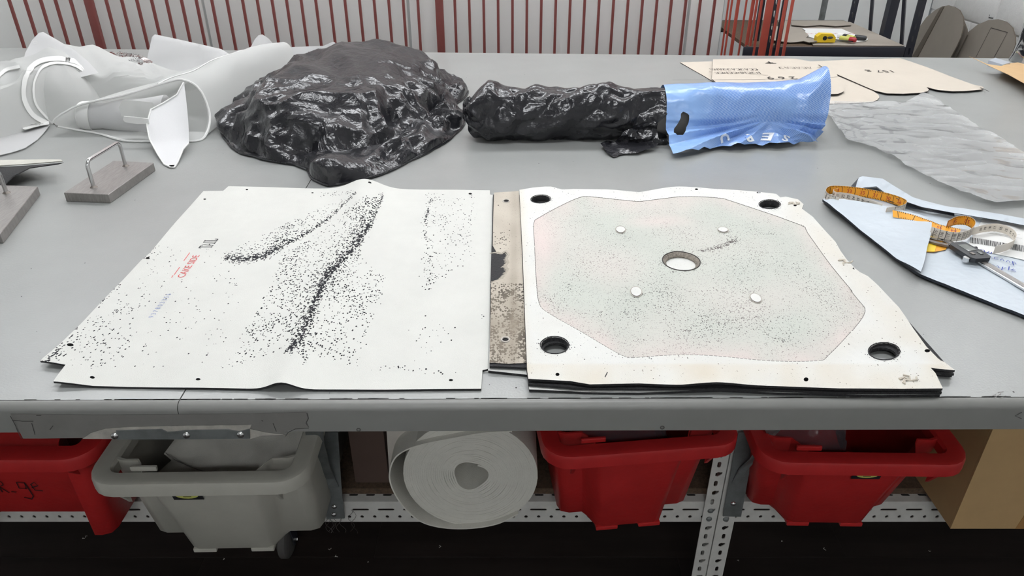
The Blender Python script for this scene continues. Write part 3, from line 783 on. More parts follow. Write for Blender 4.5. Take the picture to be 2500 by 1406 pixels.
def Ldens(x, y):
    u, v = PJ((x, y, zleft(x, y))); n1 = nz((u*.012, v*.012, 0), 1.0)
    d = 0.0
    d = max(d, 0.95*soft(pline(u, v, A1), lrc(6, 17, (v-470)/190))**.6, 1.0*soft(pline(u, v, A2), 16)**.6, 1.0*soft(pline(u, v, A3), 15)**.55, .8*soft(pline(u, v, A4), 12))
    d = max(d, .9*soft(pline(u, v, B1), lrc(4, 8, (v-470)/130))**.6, .95*soft(pline(u, v, B2), 14)**.6)
    if pin(u, v, regC): d = max(d, .32+.28*n1+.35*soft(pline(u, v, B2), 40))
    if pin(u, v, regD): d = max(d, .30+.26*n1+.35*soft(pline(u, v, A1+A2), 50))
    d = max(d, .4*soft(pline(u, v, [(935, 680), (905, 780), (856, 884)]), 16), .45*soft(pline(u, v, [(905, 520), (870, 600)]), 14), .5*soft(pline(u, v, [(830, 640), (812, 700)]), 9))
    d = max(d, .7*soft(pline(u, v, [(1050, 488), (1038, 540), (1037, 590)]), 9), .42*soft(pline(u, v, [(1050, 600), (1048, 690)]), 26), .4*soft(pline(u, v, [(1152, 480), (1148, 548)]), 7))
    if pin(u, v, regE): d = max(d, .15+.16*n1)
    d = max(d, .5*soft(pline(u, v, [(310, 745), (262, 795)]), 9), .45*soft(pline(u, v, [(290, 690), (240, 745)]), 14), .8*soft(pline(u, v, [(158, 840), (104, 888)]), 14), .3*soft(math.hypot(u-175, (v-846)*1.5), 26), .4*soft(math.hypot(u-365, (v-618)*1.5), 34))
    if pin(u, v, regG): d = max(d, .26+.26*n1)
    if pin(u, v, regM): d = max(d, .05+.09*n1)
    d = max(d, .45*soft(pline(u, v, [(890, 900), (960, 897), (1040, 905), (1100, 907)]), 10)*(.6+.8*n1), .35*soft(pline(u, v, [(530, 895), (570, 890)]), 12), .3*soft(pline(u, v, [(180, 885), (280, 893)]), 12), .55*soft(math.hypot(u-1183, v-780), 14))
    d = max(d, .12*soft(math.hypot(u-1050, v-820), 70), .35*soft(pline(u, v, [(790, 475), (866, 470)]), 9))
    return max(0, min(1, d))
lc = thing('press_cloth', 'new white press cloth with black speckle streaks and stamped lettering', 'filter cloth', tuple(TP(650, 700))[:2]+(ZB,))
sheet('cloth_panel', Lpoly, .006, lambda x, y: Vector((x, y, zleft(x, y))), .003, ['press_cloth', 'rubber_black'], lc, Lholes, {'dens': Ldens})
def on_left(cu, cv, du, dv):
    """frame on the sheet: centre pixel, baseline direction to a second pixel"""
    c = Vector(base_xy(cu, cv)); d = (Vector(base_xy(du, dv))-c); d.normalize(); q = Vector((-d.y, d.x))
    def f(a, b): p = c+d*a+q*b; return Vector((p.x, p.y, zleft(p.x, p.y)+.0004))
    return f
text('stamped_lettering', 'CAKE SIDE', .0178, on_left(462, 651, 488, 615), 'ink_red', lc)
f = on_left(470, 640, 496, 604); g = on_left(449, 646, 475, 610)
strokes('stamp_line', [[(-.05, .004), (-.042, .004)], [(-.040, .003), (-.012, .003)], [(.012, .004), (.045, .004)]], .0014, g, 'ink_red', lc)
f = on_left(510, 595, 536, 563)
T = []
hh = .013; wv = .0022
def bx_(x0, y0, x1, y1): return [(x0, y0), (x1, y1)]
T += [[(-.024, hh), (-.013, hh)], [(-.0185, hh), (-.0185, -hh)], [(-.021, -hh), (-.016, -hh)], [(-.024, hh), (-.024, hh*.6)], [(-.013, hh), (-.013, hh*.6)]]
T += [[(-.0115, -hh), (-.0065, hh), (-.001, -hh)], [(-.010, -.3*hh), (-.003, -.3*hh)], [(-.0135, -hh), (-.009, -hh)], [(-.0035, -hh), (.0015, -hh)]]
T += [[(.0055, -hh), (.0055, hh)], [(.003, hh), (.008, hh)], [(.003, -hh), (.008, -hh)]]
T += [[(.0125, -hh), (.0125, hh)], [(.010, hh), (.015, hh)], [(.010, -hh), (.021, -hh)], [(.021, -hh), (.021, -.5*hh)]]
strokes('stamped_lettering', [[(x*.85, y*.85) for x, y in ln_] for ln_ in T], .0019, f, 'ink_black', lc)
text('stamped_number', '9 3 7 8 0 3 3 5 6', .0112, on_left(392, 747, 418, 713), 'stamp_blue', lc)

# ---------------- used press cloth stack (right) ----------------
ZU = ZT+.0165
def zright(x, y):
    u, v = PJ((x, y, ZU))
    z = ZU+.0012*nz((x, y, 1), 7)
    z += .0045*soft(abs(u-1655)/90+abs(v-455)/200, 1)*1.0+.0025*soft(abs(u-1330)/60+abs(v-458)/60, 1)-.003*soft(abs(u-1560)/60+abs(v-465)/80, 1)
    z += .004*math.exp(-((u-1750)/70)**2)*soft(abs(v-940), 60)
    z -= .006*soft(v-905, 60)*(1 if v > 905 else 0)*0
    d = math.hypot((u-1664)/90, (v-635)/50); z -= .0035*math.exp(-d*d*1.2)
    if u > 2080 and v < 880: z -= .002
    return z
def rxy(u, v): p = TP(u, v, ZU); return (p.x, p.y)
def rhole(u, v, ru, rv, n=24, rot=0): return [rxy(a, b) for a, b in circ(u, v, ru, rv, n, rot)]
Ro = [(1268, 463), (1300, 459), (1345, 457), (1372, 463), (1400, 461), (1480, 462), (1560, 466), (1640, 460), (1675, 459), (1720, 460), (1800, 464), (1850, 468), (1895, 473), (1905, 482), (1918, 480), (1948, 487), (1962, 499), (1958, 510), (1985, 530), (2000, 547), (2040, 590), (2052, 612), (2072, 640), (2100, 662), (2120, 672), (2145, 694), (2195, 746), (2212, 770), (2230, 798), (2262, 842), (2290, 870), (2332, 903), (2284, 899), (2272, 897), (2284, 910), (2302, 948),
      (2200, 950), (2050, 948), (1900, 942), (1750, 938), (1660, 940), (1560, 936), (1440, 938), (1392, 930), (1290, 925), (1287, 905), (1282, 780), (1276, 620)]
Rp = [rxy(u, v) for u, v in Ro]
octo = smoothpath([Vector((a, b, 0)) for a, b in [(1305, 600), (1303, 545), (1318, 530), (1370, 502), (1415, 482), (1445, 480), (1555, 489), (1700, 481), (1755, 483), (1790, 492), (1950, 547), (1972, 568), (2030, 650), (2095, 728), (2113, 758), (2084, 802), (2022, 868), (1995, 881), (1880, 881), (1740, 868), (1640, 867), (1550, 873), (1515, 866), (1420, 810), (1340, 765), (1316, 740), (1309, 680)]], 3, True)
octo = [(p.x, p.y) for p in octo]
Oct = [rxy(*p) for p in octo]
corner = [(1320, 487, 23, 9), (1879, 499, 25, 10.5), (1354, 843, 33, 20), (2159, 855, 37, 20)]
small = [(1361, 914, 5, 4), (1968, 926, 6, 5), (2213, 927, 6, 5), (1700, 464, 4, 2), (1852, 470, 5, 2.2), (2265, 853, 7, 4), (2087, 653, 5, 2.6), (1941, 502, 4, 2)]
def Rdens(x, y):
    u, v = PJ((x, y, ZU)); d = .02+.04*nz((u*.02, v*.02, 3), 1)
    for (a, b, c, e) in corner: d = max(d, .5*soft(math.hypot((u-a)/c, (v-b)/e)-1, .35))
    d = max(d, .25*soft(pline(u, v, [(1335, 752), (1530, 872), (1700, 870)]), 10))
    return max(0, d)
def Rtint(x, y):
    u, v = PJ((x, y, ZU)); t = .02+.25*nz((u*.01, v*.014, 6), 1)
    if v > 890: t += .35+.25*nz((u*.02, v*.02, 1), 1)
    t += .55*soft(pline(u, v, [(1955, 520), (2080, 660), (2290, 870)]), 50)*(.7+.5*nz((u*.015, v*.02, 2), 1))
    t += .4*soft(pline(u, v, [(1270, 465), (1285, 905)]), 16)+.5*soft(math.hypot(u-1710, (v-918)*1.5), 55)
    return max(0, min(1, t))
def Odens(x, y):
    u, v = PJ((x, y, ZU)); n1 = nz((u*.008, v*.012, 0), 1)
    d = .10+.30*n1+.16*soft(abs(v-780), 130)+.2*nz((u*.03, v*.05, 5), 1)
    d = max(d, 1.0*soft(pline(u, v, [(1712, 610), (1760, 600), (1795, 585)]), lrc(5, 15, (u-1712)/90)), .5*soft(math.hypot(u-1790, (v-585)*1.3), 40))
    d = max(d, .45*soft(pline(u, v, [(1860, 570), (1905, 572)]), 6), .5*soft(math.hypot(u-1950, v-600), 14), .35*soft(pline(u, v, [(1430, 760), (1500, 758)]), 8))
    for (a, b) in ((1553, 720), (1845, 735), (1515, 572), (1765, 568)): d = max(d, .4*soft(math.hypot(u-a-6, (v-b)*1.3), 34))
    d = max(d, .3*soft(math.hypot(u-1420, (v-640)*.8), 70)*(.7+n1), .4*soft(abs(math.hypot((u-1664)/52, (v-635)/27)-1), .25))
    return max(0, min(1, d))
def Otint(x, y):
    u, v = PJ((x, y, ZU)); t = .1+.3*nz((u*.006, v*.01, 9), 1)
    t += .5*soft(pline(u, v, octo[::4]+[octo[0]]), 45)*(.5+.6*nz((u*.02, v*.02, 4), 1))+.4*soft(math.hypot((u-1600)/110, (v-540)/20), 1)+.5*soft(math.hypot(u-1330, (v-600)*.7), 60)
    return max(0, min(.85, t))
rc = thing('used_press_cloth', 'worn double layered press cloth with round corner ports and centre hole', 'filter cloth', tuple(TP(1750, 700))[:2]+(ZT,))
allh = [rhole(*h) for h in corner]
R3 = lambda x, y: Vector((x, y, zright(x, y)))
sheet('border_panel', Rp, .007, R3, .0035, ['press_cloth_used', 'rubber_black'], rc, [Oct]+allh+[rhole(*h, n=10) for h in small], {'dens': Rdens, 'tint': Rtint})
chole = rhole(1664, 634, 46, 22, 32, .1)
fa = sheet('filter_area', Oct, .006, lambda x, y: R3(x, y)-Vector((0, 0, .0006)), .0032, ['filter_area', 'rubber_black'], rc, [chole], {'dens': Odens, 'tint': Otint})
# stitched outline, sewn discs, gathered collar
pts = [Vector((*p, zright(*p)-.0002)) for p in densify(Oct, .006)]
V, F = [], []
for i in range(0, len(pts)-1, 1):
    v, f_ = tubeVF([pts[i], pts[i]+(pts[(i+1) % len(pts)]-pts[i])*.7], .0007, 4); k = len(V); V += v; F += [[j+k for j in q_] for q_ in f_]
o = MO('stitching', V, F, 'tube_grey', fa); o['kind'] = 'stuff'
for (u, v, a, b, ro) in ((1515, 560, 11, 7.5, .1), (1765, 561, 12, 5.5, .1), (1553, 713, 13, 11, .3), (1845, 728, 14, 9, .5)):
    pl_ = rhole(u, v, a, b, 20, ro); zz = max(zright(*p) for p in pl_)
    sheet('sewn_disc', pl_, .008, lambda x, y: R3(x, y)+Vector((0, 0, .0012)), .002, ['press_cloth_used', 'tube_grey'], fa)
    tube('disc_seam', [Vector((*p, zright(*p)+.0004)) for p in rhole(u, v, a+1.5, b+1.5, 24, ro)], .0007, 'felt_in', fa, 4, True)
cc = sum((Vector((*p, 0)) for p in chole), Vector())/len(chole)
def collar(s, t):
    i = s*len(chole); a = chole[int(i) % len(chole)]; b = chole[(int(i)+1) % len(chole)]; p = Vector((*a, 0)).lerp(Vector((*b, 0)), i-int(i))
    d = (p-cc).normalized(); w_ = .0013*math.sin(s*2*math.pi*34)*math.sin(math.pi*min(1, t*1.3))
    rr = [.0, -.0045, -.006, -.0035, -.001][min(4, int(t*4))]+w_
    q = p+d*rr; return Vector((q.x, q.y, zright(p.x, p.y)-.0002-.0135*t))
V, F = gridVF(collar, 136, 5, wrapu=True)
mat('collar_cloth', (150,142,132), 0.9, var=0.5, vscale=220); MO('collar', V, F, 'collar_cloth', fa, smooth=True, recalc=False)
tube('collar_seam', [Vector((*p, zright(*p))) for p in rhole(1664, 634, 46.5, 22.5, 40, .1)], .0010, 'pencil', fa, 5, True)
for (u, v, a, b) in corner:
    pts = rhole(u, v, a+.5, b+.4, 28); V, F = [], []
    def rim(s, t):
        i = s*28; p = pts[int(i) % 28]; c_ = Vector(rxy(u, v)); d = (Vector(p)-c_).normalized()
        q = Vector(p)+d*(.0004-.002*math.sin(t*math.pi)+.0008*nz((p[0]*300, p[1]*300, t*4), 1)); return Vector((q.x, q.y, zright(*p)+.0012-.0155*t))
    V, F = gridVF(rim, 28, 5, wrapu=True); V, F = solid(V, F, -.0012); MO('port_rim', V, F, 'rubber_black', rc, smooth=True)
# pinholes stay open; a pen mark
strokes('pen_mark', [[(1483, 909), (1477, 921)]], 2.4, lambda u, v: Vector((*rxy(u, v), zright(*rxy(u, v))+.0004)), 'ink_black', rc)
for (u, v) in ((2066, 642), (2222, 930), (1941, 500)):
    p = Vector((*rxy(u, v), zright(*rxy(u, v)))); V, F = [], []
    for k in range(7):
        a = random.uniform(0, 6.3); vv, ff = tubeVF([p, p+Vector((math.cos(a)*.008, math.sin(a)*.008, .002)), p+Vector((math.cos(a+.6)*.014, math.sin(a+.6)*.013, .001))], .0012, 5); k0 = len(V); V += vv; F += [[j+k0 for j in q_] for q_ in ff]
    o = MO('frayed_threads', V, F, 'flap_cloth', rc, smooth=True); o['kind'] = 'stuff'
# left flap, dirty and torn
def zflap(x, y): return ZT+.0115+.0008*nz((x, y, 2), 15)
fxy = lambda u, v: (TP(u, v, ZT+.0115).x, TP(u, v, ZT+.0115).y)
fo = [(1206, 470), (1240, 468), (1267, 466), (1272, 560), (1279, 740), (1285, 886), (1240, 888), (1195, 885), (1197, 800), (1199, 692), (1203, 600), (1204, 540)]
tear = [(1201, 617), (1212, 616), (1222, 619), (1233, 612), (1240, 622), (1234, 632), (1238, 641), (1229, 650), (1237, 656), (1231, 670), (1222, 680), (1209, 685), (1200, 690)]
fh = [[fxy(a, b) for a, b in circ(1236, 491, 7.5, 3.4, 16)], [fxy(a, b) for a, b in circ(1234, 829, 9, 5.5, 16)]]
def Fd(x, y):
    u, v = PJ((x, y, ZT+.0115)); n1 = nz((u*.03, v*.03, 0), 1)
    if v > 690: return max(0, .62+.5*n1-.4*soft(math.hypot(u-1234, v-829), 26))
    return max(0, .55*soft(math.hypot(u-1225, v-585), 30)+.05*n1)
def Ft(x, y):
    u, v = PJ((x, y, ZT+.0115)); return max(0, min(1, .25+.4*nz((u*.02, v*.02, 8), 1)+.5*soft(abs(v-800), 140)+.3*soft(abs(u-1255), 14)))
outline = [fxy(*p) for p in fo]
fo2 = fo[:8]+[(1197, 800), (1199, 692)]+tear[::-1][1:-1]+[(1203, 600), (1204, 540)]
flp = sheet('side_flap', [fxy(*p) for p in fo2], .006, lambda x, y: Vector((x, y, zflap(x, y))), .003, ['flap_cloth', 'rubber_black'], rc, fh, {'dens': Fd, 'tint': Ft})
for (u, v, a, b) in ((1236, 491, 8, 3.8), (1234, 829, 10, 6)):
    tube('eyelet', [Vector((*fxy(*p), zflap(*fxy(*p))+.0003)) for p in circ(u, v, a, b, 20)], .0014, 'felt_in', flp, 6, True)
V, F = [], []
for i in range(len(tear)-1):
    for k in range(4):
        p = Vector((*fxy(lerp(tear[i][0], tear[i+1][0], k/4), lerp(tear[i][1], tear[i+1][1], k/4)), ZT+.0108)); a = random.uniform(2.4, 3.9)
        v, f_ = tubeVF([p+Vector((.004, 0, .0006)), p, p+Vector((math.cos(a)*.005, math.sin(a)*.006, -.001))], [.0016, .0012, .0004], 4); k0 = len(V); V += v; F += [[j+k0 for j in q_] for q_ in f_]
o = MO('frayed_edge', V, F, 'flap_cloth', flp, smooth=True); o['kind'] = 'stuff'
# layers under it
def lower(name, px, z, th, mats, holes, amp, seed):
    pl_ = [base_xy(u, v, z+th) for u, v in px]
    return sheet(name, pl_, .012, lambda x, y: Vector((x, y, ZT+z+th+amp*(nz((x, y, seed), 13)-.2))), th, mats, rc, holes)
def rh2(z): return [[base_xy(a, b, z) for a, b in circ(u, v, ru*1.02, rv*1.02, 20)] for (u, v, ru, rv) in [(1322, 492, 23, 9), (1878, 504, 25, 10), (1358, 856, 32, 19), (2152, 868, 36, 19)]]
mid = [(1204, 474), (1900, 484), (1955, 505), (2100, 672), (2195, 757), (2330, 912), (2272, 905), (2300, 957), (2050, 957), (1900, 951), (1750, 948), (1560, 948), (1400, 946), (1290, 937), (1285, 897), (1195, 893), (1197, 700)]
lower('rubber_layer', mid, .0068, .0036, ['rubber_black', 'rubber_black'], rh2(.0104)+[[base_xy(a, b, .0104) for a, b in circ(1664, 643, 48, 24, 28)]], .0010, 4)
low = [(1210, 482), (1900, 492), (1955, 515), (2190, 762), (2325, 916), (2272, 912), (2296, 962), (2150, 964), (1900, 958), (1760, 951), (1560, 958), (1430, 956), (1292, 951), (1287, 914), (1192, 904), (1198, 700)]
lower('back_layer', low, .0012, .0036, ['press_cloth_used', 'rubber_black'], rh2(.0048), .0010, 9)
low2 = [(1215, 486), (1890, 494), (2180, 766), (2290, 905), (2294, 958), (1300, 948), (1288, 912), (1230, 907), (1181, 908)]
lower('backing_sheet', low2, -.0002, .0008, ['press_cloth_used', 'paper'], rh2(.001), .0, 5)

# ---------------- steel weights ----------------
def weight(name, corners_px, zt_, lab, hp, rot=0):
    P = [TP(u, v, zt_) for u, v in corners_px]
    c = sum(P, Vector())/4; t = thing(name, lab, 'weight', (c.x, c.y, ZT))
    V, F = prismVF([(p.x, p.y) for p in P], ZT+.0003, zt_); bm = bmesh.new(); vs = [bm.verts.new(p) for p in V]
    for f_ in F: bm.faces.new([vs[i] for i in f_])
    bmesh.ops.recalc_face_normals(bm, faces=bm.faces); bmesh.ops.dissolve_limit(bm, angle_limit=.01, verts=bm.verts, edges=bm.edges)
    bmesh.ops.bevel(bm, geom=list(bm.edges), offset=.0008, segments=1, affect='EDGES'); bm.verts.index_update()
    MO('plate', [v.co.copy() for v in bm.verts], [[v.index for v in f_.verts] for f_ in bm.faces], 'raw_steel', t); bm.free()
    a, b = TP(*hp[0], zt_), TP(*hp[1], zt_); h = hp[2]; d = (b-a).normalized(); up = Vector((0, 0, 1)); rr = .014
    path = [a-up*.002, a+up*(h-rr)]+[a+up*(h-rr)+up*rr*math.sin(k*math.pi/10)+d*rr*(1-math.cos(k*math.pi/10)) for k in range(1, 6)]
    path += [b+up*(h-rr)+up*rr*math.cos(k*math.pi/10)-d*rr*(1-math.sin(k*math.pi/10)) for k in range(0, 6)]+[b-up*.002]
    tube('handle', path, .0042, 'bright_steel', t, 10)
    for q in (a, b):
        V, F = gridVF(lambda s, k_, q=q: q+Vector(((.008-.004*s)*math.cos(k_*2*math.pi), (.008-.004*s)*math.sin(k_*2*math.pi), .004*s)), 3, 12, wrapv=True); MO('weld', V, F, 'steel_side', t, smooth=True)
    return t
weight('steel_weight', [(155, 470.5), (264, 475), (375, 397), (277, 392)], ZT+.020, 'flat steel weight with bent rod handle by the mesh bags', ((229, 457), (307, 405), .058))
weight('steel_weight', [(-210, 560), (0, 571), (92, 455), (-40, 450)], ZT+.020, 'dark steel weight at the left edge under a rubber offcut', ((-62, 530), (16, 471), .052))
# rubber backed offcut arched over it
tip = YP(154, 397, 1.56)
def crv(pts, s):
    us = [q[0] for q in pts]; k = s*(len(pts)-1); i = min(int(k), len(pts)-2); f_ = k-i
    return [lerp(pts[i][m_], pts[i+1][m_], f_) for m_ in range(3)]
Tq = [(-160, 416, 1.62), (-80, 412, 1.62), (0, 408, 1.61), (60, 404.5, 1.60), (110, 400.5, 1.58), (155, 397, 1.56)]
Bq = [(-160, 560, 1.36), (-70, 508, 1.40), (0, 462, 1.45), (32, 430, 1.49), (72, 409.5, 1.53), (155, 397.6, 1.56)]
Uq = [(-160, 395, 1.67), (-80, 394.5, 1.66), (0, 394.5, 1.65), (60, 393.5, 1.63), (110, 393, 1.60), (152, 393.6, 1.575)]
def off2(s, t):
    a_, b_ = YP(*crv(Tq, s)), YP(*crv(Bq, s)); p_ = b_.lerp(a_, t); p_.z += .010*math.sin(t*math.pi)*(1-s); return p_
V, F = gridVF(off2, 36, 14); V, F = solid(V, F, .002)
o = MO('rubber_offcut', V, F, ['rubber_black'], None, smooth=True)
tag(o, 'black rubber backed cloth offcut arched over the dark steel weight', 'offcut')
def off3(s, t):
    a_, b_ = YP(*crv(Tq, s)), YP(*crv(Uq, s)); return a_.lerp(b_, t)+Vector((0, -.001, .0025))
V, F = gridVF(off3, 30, 6); V, F = solid(V, F, -.002)
o = MO('cloth_strip', V, F, ['felt'], None, smooth=True)
tag(o, 'pale pointed cloth strip on top of the rubber offcut', 'offcut')

# ---------------- big black bin bag ----------------
foot_px = [(558, 300), (566, 345), (590, 370), (640, 392), (720, 405), (752, 418), (762, 440), (800, 457), (870, 447), (930, 430), (1000, 396), (1060, 366), (1110, 330), (1135, 300), (1132, 276), (1100, 262)]
foot = [TP(u, v, ZT) for u, v in foot_px]+[Vector((-.14, 2.32, ZT)), Vector((-.35, 2.52, ZT)), Vector((-.60, 2.46, ZT)), Vector((-.72, 2.28, ZT))]
BC = Vector((-.42, 2.02, ZT))
angs = sorted([(math.atan2(p.y-BC.y, p.x-BC.x), (p-BC).length) for p in foot])
aa = [a-2*math.pi for a, _ in angs]+[a for a, _ in angs]+[a+2*math.pi for a, _ in angs]; rr_ = [r_ for _, r_ in angs]*3
body_px = [(556, 300), (566, 345), (600, 375), (700, 392), (790, 400), (900, 385), (985, 345), (1050, 300), (1070, 265)]
bod = [TP(u, v, ZT) for u, v in body_px]+[Vector((-.16, 2.28, ZT)), Vector((-.35, 2.5, ZT)), Vector((-.59, 2.44, ZT)), Vector((-.71, 2.27, ZT))]
bg = sorted([(math.atan2(p.y-BC.y, p.x-BC.x), (p-BC).length) for p in bod])
ba = [a-2*math.pi for a, _ in bg]+[a for a, _ in bg]+[a+2*math.pi for a, _ in bg]; br_ = [r_ for _, r_ in bg]*3
pk = Vector((-.50, 2.06))
def cone(q): return noise.voronoi(q)[0][0]
def bagp(i, j):
    ph = -math.pi+2*math.pi*i; R = float(np.interp(ph, aa, rr_)); B = float(np.interp(ph, ba, br_)); R = max(R, B+.012)
    rho = 1-j; r_ = R*rho**.8
    x = BC.x+r_*math.cos(ph); y = BC.y+r_*math.sin(ph)
    q = min(1.0, r_/B)
    Hm = .168-.11*max(0, (x-pk.x)/.55)**1.3-.05*max(0, (pk.x-x)/.3)**2-.03*max(0, (pk.y-y)/.5)
    hgt = Hm*(1-q**2.8)**.70
    sk = 0.0
    if R > B+.02:
        e = (r_-B*.86)/(R-B*.86)
        if 0 < e < 1: sk = .060*math.sin(math.pi*min(1, e*.9+.1))**.8*(.5+.8*max(0, nz((ph*3.2, e*1.2, 4), 1.7)))
    z = max(hgt, sk, .006*(1-rho)**.3+.002)
    p = Vector((x, y, ZT+z)); edge = min(1, (1-rho)*14)
    low = max(0, min(1, (q-.22)/.5))
    wx, wy = nz((x*4, y*4, 1), 1)*.35, nz((x*4, y*4, 7), 1)*.35
    # long folds running down from the crown, broken facets below
    long_ = cone(Vector((x*6.5+y*2.5+wx*1.5, y*3.0-x*1.5+wy, 0)))-.45
    fac = cone(Vector((x*9+wx, y*9+wy, z*9)))-.45
    fin = cone(Vector((x*21+wx*2, y*21+wy*2, z*21)))-.45
    c = long_*.034+(fac*.056+fin*.018)*low+fac*.006
    ruffle = math.sin(ph*19+5*nz((ph*2, r_*6, 0), 1))*.010*max(0, min(1, (q-.6)*2.5))
    d = Vector((math.cos(ph)*q, math.sin(ph)*q, .75)).normalized()
    p = p+d*(c+ruffle)*edge
    p.z = max(p.z, ZT+.0015)
    return p
V, F = gridVF(lambda i, j: bagp(i, j*.995), 280, 120, wrapu=True)
n = len(V); V.append(sum((V[i*120+119] for i in range(280)), Vector())/280); F += [[i*120+119, ((i+1) % 280)*120+119, n] for i in range(280)]
bb = MO('bin_bag', V, F, 'black_plastic', None, smooth=True, angle=24)
tag(bb, 'large crumpled black plastic bin bag, half full', 'plastic bag')
hem = [V[i*120]+Vector((0, 0, .0025)) for i in range(0, 280)]
tube('hem', hem, .0028, 'black_plastic', bb, 6, True)

# ---------------- wrapped roll: black bag, grey roll, blue bag ----------------
ax0 = TP(1150, 352, ZT); RYc = 1.865; RR = .062
def axis(u): # centre of the roll for an image column
    x = (u-1250)/FPX*1.885; return x
xl, xr_ = axis(1140), axis(2000)
def yax(x): return 1.855+.035*(x-xl)/(xr_-xl)
ro = thing('fabric_roll', 'grey fabric roll showing between black and blue plastic bags', 'roll', (.4, RYc, ZT))
xa_, xb_ = axis(1200), axis(1965)
def rollp(i, j):
    x = lerp(xa_, xb_, i); a = j*2*math.pi; return Vector((x, yax(x)+.054*math.cos(a), ZT+.0575+.054*math.sin(a)))
V, F = gridVF(rollp, 12, 40, wrapv=True); V, F = join([(V, F), ([rollp(0, k/40) for k in range(40)], [list(range(40))]), ([rollp(1, k/40) for k in range(40)], [list(range(40))])])
MO('roll', V, F, 'tube_grey', ro, smooth=True)
V, F = [], []
sp = [(.010+.0016*k/6.28*.6, k) for k in [q*.35 for q in range(150)]]
path = [Vector((xb_+.0008, yax(xb_)+min(.053, .008+.0029*k/2/math.pi*1.0)*math.cos(k), ZT+.0575+min(.053, .008+.0029*k/2/math.pi)*math.sin(k))) for k in [q*.3 for q in range(330)]]
tube('spiral_edge', path, .0006, 'pencil', ro, 4)
xe0, xe1 = axis(1143), axis(1612)
def wrapp(i, j):
    x = lerp(xe0, xe1, i); a = j*2*math.pi
    tw = a*1.0+i*7.0
    fold = abs(((tw*3.0/math.pi+1.2*nz((i*9, math.cos(a)*1.5, math.sin(a)*1.5), 1)) % 2)-1)
    fold2 = abs(((tw*7.0/math.pi-i*11+1.6*nz((i*14, math.cos(a)*2, math.sin(a)*2+5), 1)) % 2)-1)
    taper = min(1, (i/.10))**.55 if i < .10 else 1.0
    r_ = RR*(.93+.12*fold+.06*fold2)*(.42+.58*taper)
    r_ += .016*(noise.voronoi(Vector((x*11+a*.5, math.cos(a)*1.1, math.sin(a)*1.1)))[0][0]-.4)
    if i < .22: r_ += .012*max(0, ridg((x*12, math.cos(a), math.sin(a)), 1.4))*(1-i/.22)
    bump_ = .020*math.exp(-((i-.115)/.05)**2)*max(0, math.sin(a+.3))+.014*math.exp(-((i-.72)/.06)**2)*max(0, math.sin(a-.5))**3
    r_ += bump_
    e = .012*math.sin(a*3+1)+.010*math.sin(a*5) if i > .97 else 0
    zc = ZT+.0605-.004*(1-taper)
    return Vector((x+e, yax(x)+r_*math.cos(a), max(ZT+.0012, zc+r_*math.sin(a))))
V, F = gridVF(wrapp, 220, 110, wrapv=True); V, F = join([(V, F), ([wrapp(0, k/110) for k in range(110)], [list(range(110))])])
wb = thing('black_wrapping', 'black plastic bag twisted round the left end of the roll', 'plastic bag', (.05, RYc, ZT))
MO('wrap', V, F, 'black_plastic', wb, smooth=True, angle=40)
# knotted end and loose drooping piece
def knot(i, j):
    a = j*2*math.pi; t = i; r_ = .030*math.sin(math.pi*min(1, t*.9+.1))**.6*(1+.35*nz((t*3, math.cos(a)*2, math.sin(a)*2), 2)+.18*math.sin(a*5+t*5))
    return Vector((xe0-.012+.05*t, yax(xe0)-.012+r_*math.cos(a), ZT+.062+r_*math.sin(a)*1.15+.012*(1-t)))
V, F = gridVF(knot, 16, 40, wrapv=True); MO('gathered_end', V, F, 'black_plastic', wb, smooth=True)
dp = [(1598, 292), (1604, 318), (1606, 340), (1600, 352), (1560, 366), (1530, 374), (1497, 380), (1480, 368), (1466, 350), (1482, 338), (1500, 344), (1520, 320), (1555, 306)]
def drm(u, v):
    y = interp([290, 345, 382], [1.79, 1.775, 1.70], v); p = YP(u, v, y); q = .012*ridg((u*.02, v*.03, 0), 1)+.006*ridg((u*.06, v*.05, 2), 1)
    p.y -= q; p.z = max(ZT+.002, p.z); return p
V, F, fm, _ = sheetVF(dp, (), 4.5, drm, Vector((0, -.002, 0))); MO('loose_corner', V, F, 'black_plastic', wb, smooth=True)
tail = [(1430, 243), (1450, 236), (1478, 228), (1492, 228), (1505, 236), (1480, 240)]
V, F, fm, _ = sheetVF(tail, (), 5, lambda u, v: YP(u, v, 1.88+.01*nz((u*.05, v*.05, 0), 1)), Vector((0, -.004, 0))); MO('loose_corner', V, F, 'black_plastic', wb, smooth=True)
under = [(1590, 338), (1628, 342), (1634, 350), (1622, 356), (1585, 354)]
V, F, fm, _ = sheetVF(under, (), 5, lambda u, v: YP(u, v, 1.79+.004*nz((u*.1, v*.1, 0), 1)), Vector((0, -.004, 0))); MO('loose_corner', V, F, 'black_plastic', wb, smooth=True)

